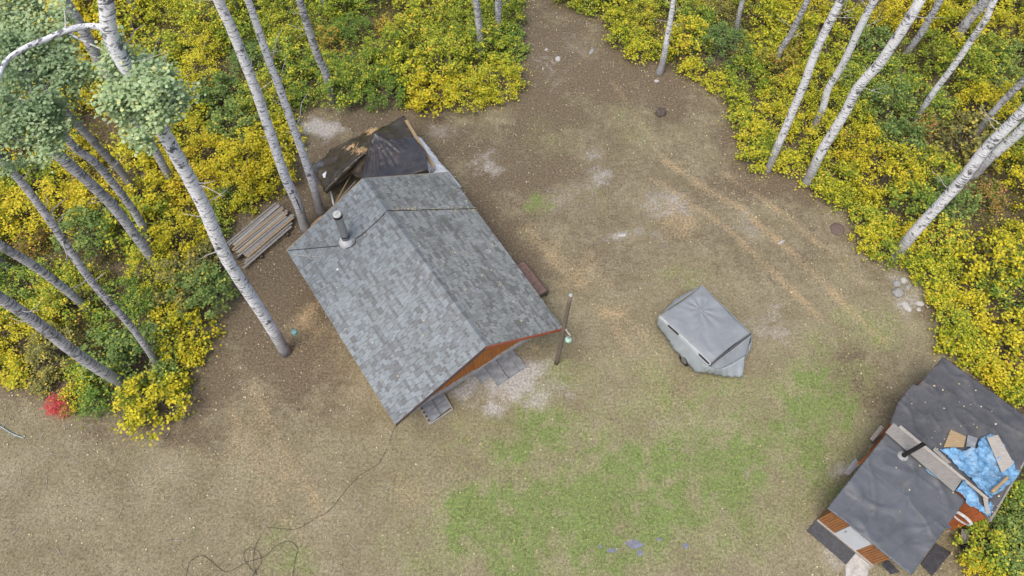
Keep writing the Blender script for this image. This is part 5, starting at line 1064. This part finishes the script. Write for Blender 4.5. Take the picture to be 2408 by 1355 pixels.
# fill the rest of the thicket, edges first
cand = []
for P in POLYS:
    xs = [p[0] for p in P]; ys = [p[1] for p in P]
    for _ in range(8500):
        x, y = srg.uniform(max(min(xs), -36), min(max(xs), 36)), srg.uniform(max(min(ys), 2), min(max(ys), 43))
        cand.append((x, y, P))
CX = np.array([c[0] for c in cand]); CY = np.array([c[1] for c in cand])
ok = np.zeros(len(cand), bool); ed = np.zeros(len(cand))
for P in POLYS:
    m_ = np.array([c[2] is P for c in cand]); ok[m_] = inside(CX[m_], CY[m_], P); ed[m_] = edge_dist(CX[m_], CY[m_], P)
order = sorted([i for i in range(len(cand)) if ok[i]], key=lambda i: ed[i] + srg.uniform(0, 3))
for i in order:
    x, y = CX[i], CY[i]; e = ed[i]; px, py = proj((x, y, 1.0))
    if not (-70 < px < 2478 and -60 < py < 1400): continue
    small = e < .95
    if e < .38 or len(spots) > 292: continue
    dm = 1.15 if small else (2.05 if e < 6 else 2.3)
    if not free(x, y, dm): continue
    if any(math.hypot(x - t[4].x, y - t[4].y) < .6 and e < 1.5 for t in TREE_OBJ): continue
    spots.append((x, y, srg.uniform(.8, 1.0) if small else srg.uniform(.85, 1.15) * (1.1 if e > 6 else 1.0), nearest_col(px, py, srg), small, dm))
LM = [(s, p) for _, p, s, _, _ in TREE_OBJ] + [('the lumber stack', (615, 550)), ('the brown tarp heap', (880, 340)), ('the dark tree stump', (1553, 267)), ('the round fieldstones', (2118, 675)), ('the shed', (2230, 1080)), ('the flat rotten stump', (1969, 540)), ('the gap where the track leaves', (1245, 40)),
      ('the top left corner', (0, 0)), ('the top right corner', (2408, 0)), ('the bottom right corner', (2408, 1355))]
DIRS = ['right of', 'above and right of', 'above', 'above and left of', 'left of', 'below and left of', 'below', 'below and right of']
info = []
for x, y, sc, col, small, dm in spots:
    info.append(proj((x, y, (.6 if small else 1.0) * sc)))
rank = {}
for li, (nm, (lx, ly)) in enumerate(LM):
    bins = {}
    for i, (px, py) in enumerate(info):
        d = math.hypot(px - lx, py - ly)
        if d > 420 or (nm.startswith('the top') and nm.endswith('corner') and False): continue
        k = int(round(math.atan2(-(py - ly), px - lx) / (math.pi / 4))) % 8; bins.setdefault((spots[i][3], k), []).append((d, i))
    for (col, k), L_ in bins.items():
        for r_, (d, i) in enumerate(sorted(L_)): rank.setdefault(i, []).append((r_ * 130 + d, r_, li, k))
ORD = ['nearest', 'second nearest', 'third nearest', 'fourth nearest', 'fifth nearest', 'sixth nearest', 'seventh nearest']
used = set(); print('SHRUBS', len(spots))
def shrub_label(i):
    px, py = info[i]
    for _, r_, li, k in sorted(rank.get(i, [])):
        if r_ >= len(ORD): continue
        l = '%s shrub %s, %s %s' % (CW[spots[i][3]], DIRS[k], ORD[r_], LM[li][0])
        l = '%s %sshrub, %s one %s %s' % (CW[spots[i][3]], 'small ' if spots[i][4] else '', ORD[r_], DIRS[k], LM[li][0])
        if l not in used and len(l.split()) <= 16: used.add(l); return l
    return '%s shrub near the edge of the thicket' % CW[spots[i][3]]
SPECIAL = {0: 'rounded golden bush at the lower left corner of the thicket, out on the turf', 4: 'small crimson red shrub standing alone on the turf at the lower left', 5: 'tiny rusty red sprig just below the crimson shrub', 3: 'small green shrub between the crimson shrub and the golden corner bush'}
for i, (x, y, sc, col, small, dm) in enumerate(spots):
    src = (SMALL if small else SHRUBS); fm, sm = src[srg.randrange(len(src))]
    t = thing('shrub', SPECIAL.get(i) or shrub_label(i), 'shrub', (x, y, 0), 'shrubs of the autumn thicket'); t.scale = (sc, sc, sc * srg.uniform(.9, 1.12)); t.rotation_euler = (0, 0, srg.uniform(0, 6.28))
    f = bpy.data.objects.new('foliage', fm); link(f, t); f.material_slots[0].link = 'OBJECT'; f.material_slots[0].material = LEAF[col]
    s_ = bpy.data.objects.new('stems', sm); link(s_, t)

# ---------------------------------------------------------------- what nobody could count
def region_points(n, g, lo=.15, margin=0):
    out = []
    for P in POLYS:
        xs = [p[0] for p in P]; ys = [p[1] for p in P]; x = g.uniform(max(min(xs), -54), min(max(xs), 54), n); y = g.uniform(max(min(ys), 0), min(max(ys), 62), n)
        k = inside(x, y, P); x, y = x[k], y[k]; e = edge_dist(x, y, P); k = g.uniform(0, 1, len(x)) < np.clip((e + .05) / .9, 0, 1); out.append(np.stack([x[k], y[k], e[k]], 1))
    return np.concatenate(out)
g = np.random.default_rng(99); A = region_points(290000, g)
cl = np.array([noise.noise(Vector((a[0] * .9, a[1] * .9, 3))) for a in A]); keep = g.uniform(0, 1, len(A)) < np.clip(.6 + cl * 1.5, .05, 1); A = A[keep]; cl = cl[keep]
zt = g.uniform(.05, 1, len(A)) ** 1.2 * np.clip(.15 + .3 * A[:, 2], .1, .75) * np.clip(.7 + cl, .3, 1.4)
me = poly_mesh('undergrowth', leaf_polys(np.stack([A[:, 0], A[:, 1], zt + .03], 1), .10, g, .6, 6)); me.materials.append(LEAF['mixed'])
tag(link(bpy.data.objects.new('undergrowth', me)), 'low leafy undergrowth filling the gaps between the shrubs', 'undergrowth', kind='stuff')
HOUSE = [(p.x, p.y) for p in (w0[0], w0[1], w0[2], w0[3])]; SHEDP = [(p.x, p.y) for p in (b0, b1, b2, b3)]; TR4 = [(p.x, p.y) for p in ins4]
def yard_points(n, g):
    x = g.uniform(-26, 27, n); y = g.uniform(1.5, 41, n); k = np.ones(n, bool)
    for P in POLYS: k &= ~inside(x, y, P)
    for P in (HOUSE, SHEDP): k &= ~inside(x, y, P)
    k &= np.abs(x) < 2 + y * 1.1 + 18; return x[k], y[k]
def blades(name, n, seed, want, h, mat, lab):
    g = np.random.default_rng(seed); x, y = yard_points(n // 7, g); x = np.repeat(x, 7) + g.normal(0, .045, len(x) * 7); y = np.repeat(y, 7) + g.normal(0, .045, len(y) * 7); fg, fb, fs, ft = field(x, y); w = want(fg, fb, fs, ft); brk = .5 + .5 * np.sin(2.3 * x + 2 * np.sin(1.3 * y)) * np.sin(2.1 * y + 2 * np.sin(1.7 * x)) * np.sin(5.1 * x + 3.3 * y); k = g.uniform(0, 1, len(x)) < w * np.clip(brk * 1.6 - .1, .1, 1.2); x, y = x[k], y[k]; N = len(x)
    a = g.uniform(0, 2 * np.pi, N); wd = g.uniform(.007, .017, N); hh = h * g.uniform(.5, 1.5, N); lean = g.uniform(.3, 1.4, N) * hh; b = a + g.normal(0, .6, N) + np.pi / 2
    V = np.zeros((N, 3, 3)); V[:, 0] = np.stack([x - np.cos(a) * wd, y - np.sin(a) * wd, np.zeros(N)], 1); V[:, 1] = np.stack([x + np.cos(a) * wd, y + np.sin(a) * wd, np.zeros(N)], 1); V[:, 2] = np.stack([x + np.cos(b) * lean, y + np.sin(b) * lean, hh], 1)
    me = poly_mesh(name, V); me.materials.append(mat); tag(link(bpy.data.objects.new(name, me)), lab, 'grass', kind='stuff')
M['g1'] = leaf_mat('green_grass', [(.1, (.12, .17, .05)), (.5, (.21, .255, .085)), (.9, (.33, .33, .16))], .2)
M['g2'] = leaf_mat('dry_grass', [(.1, (.15, .125, .08)), (.5, (.27, .235, .16)), (.9, (.40, .36, .26))], .15)
blades('green_grass', 420000, 5, lambda a, b, c, d: np.clip(a * .75 - .06, 0, 1) * (1 - b * .7) * (1 - c * .6) + .02, .07, M['g1'], 'short green grass growing in patches over the lawn')
blades('dry_grass', 260000, 6, lambda a, b, c, d: np.clip(.75 - b * .7 - c * .5, .04, 1), .055, M['g2'], 'short dry bleached grass over the worn yard')
g = np.random.default_rng(8); x, y = yard_points(15000, g); P_all = np.min([edge_dist(x, y, P) for P in POLYS], axis=0); k = g.uniform(0, 1, len(x)) < np.clip(.10 + .75 * np.exp(-P_all / 3.0), 0, 1); x, y = x[k], y[k]
rl = []
for _ in range(95):
    s_, t_ = g.uniform(0, 1), g.uniform(0, .97); e_ = (BL, FL) if g.uniform() < .4 else (BR_, FR); rl.append(tuple(bil(e_[0], e_[1], RB, RF, s_, t_) + UP * .035))
for _ in range(60):
    t_ = g.uniform(0, 1); p = slope_pt(930 + 190 * t_ ** 1.6 + g.normal(0, 3), 494 - 3 * t_ + g.normal(0, 3), BR_, FR, .03); rl.append(tuple(p))
for _ in range(130):
    px_, py_ = (g.normal(1180, 30), g.normal(1010, 60)) if g.uniform() < .35 else (g.uniform(600, 1300), g.uniform(200, 1000))
    px_, py_ = Z2(px_, py_); p = G(px_, py_, 2.55)
    if inside(np.array([p.x]), np.array([p.y]), [(q_.x, q_.y) for q_ in bk4])[0]: rl.append((p.x, p.y, zf_back(p.x, p.y) + .05))
    elif inside(np.array([p.x]), np.array([p.y]), [(q_.x, q_.y) for q_ in fr4])[0] and g.uniform() < .35: rl.append((p.x, p.y, zf_front(p.x, p.y) + .05))
V = leaf_polys(np.concatenate([np.stack([x, y, np.full(len(x), .035)], 1), np.array(rl)]), .072, g, .35, 6); me = poly_mesh('fallen_leaves', V)
me.materials.append(leaf_mat('fallen_leaves', [(.1, (.22, .15, .07)), (.4, (.44, .37, .19)), (.7, (.52, .47, .30)), (.95, (.50, .48, .41))], .1)); tag(link(bpy.data.objects.new('fallen_leaves', me)), 'pale fallen leaves scattered over the yard', 'leaves', kind='stuff')
mb = MB(); rg = random.Random(31)
x, y = yard_points(1500, np.random.default_rng(10)); P_all = np.min([edge_dist(x, y, P) for P in POLYS], axis=0)
for a, b_, e in zip(x, y, P_all):
    if rg.random() > .12 + .6 * math.exp(-e / 2.5): continue
    th = rg.uniform(0, 3.14); L = rg.uniform(.12, .5); d = Vector((math.cos(th), math.sin(th), 0)) * L / 2; mb.bar(Vector((a, b_, .02)) - d, Vector((a, b_, .03)) + d, .014, .014)
tag(mb.build('twigs', M['twig']), 'small dead twigs littering the forest edge and yard', 'twigs', kind='stuff')
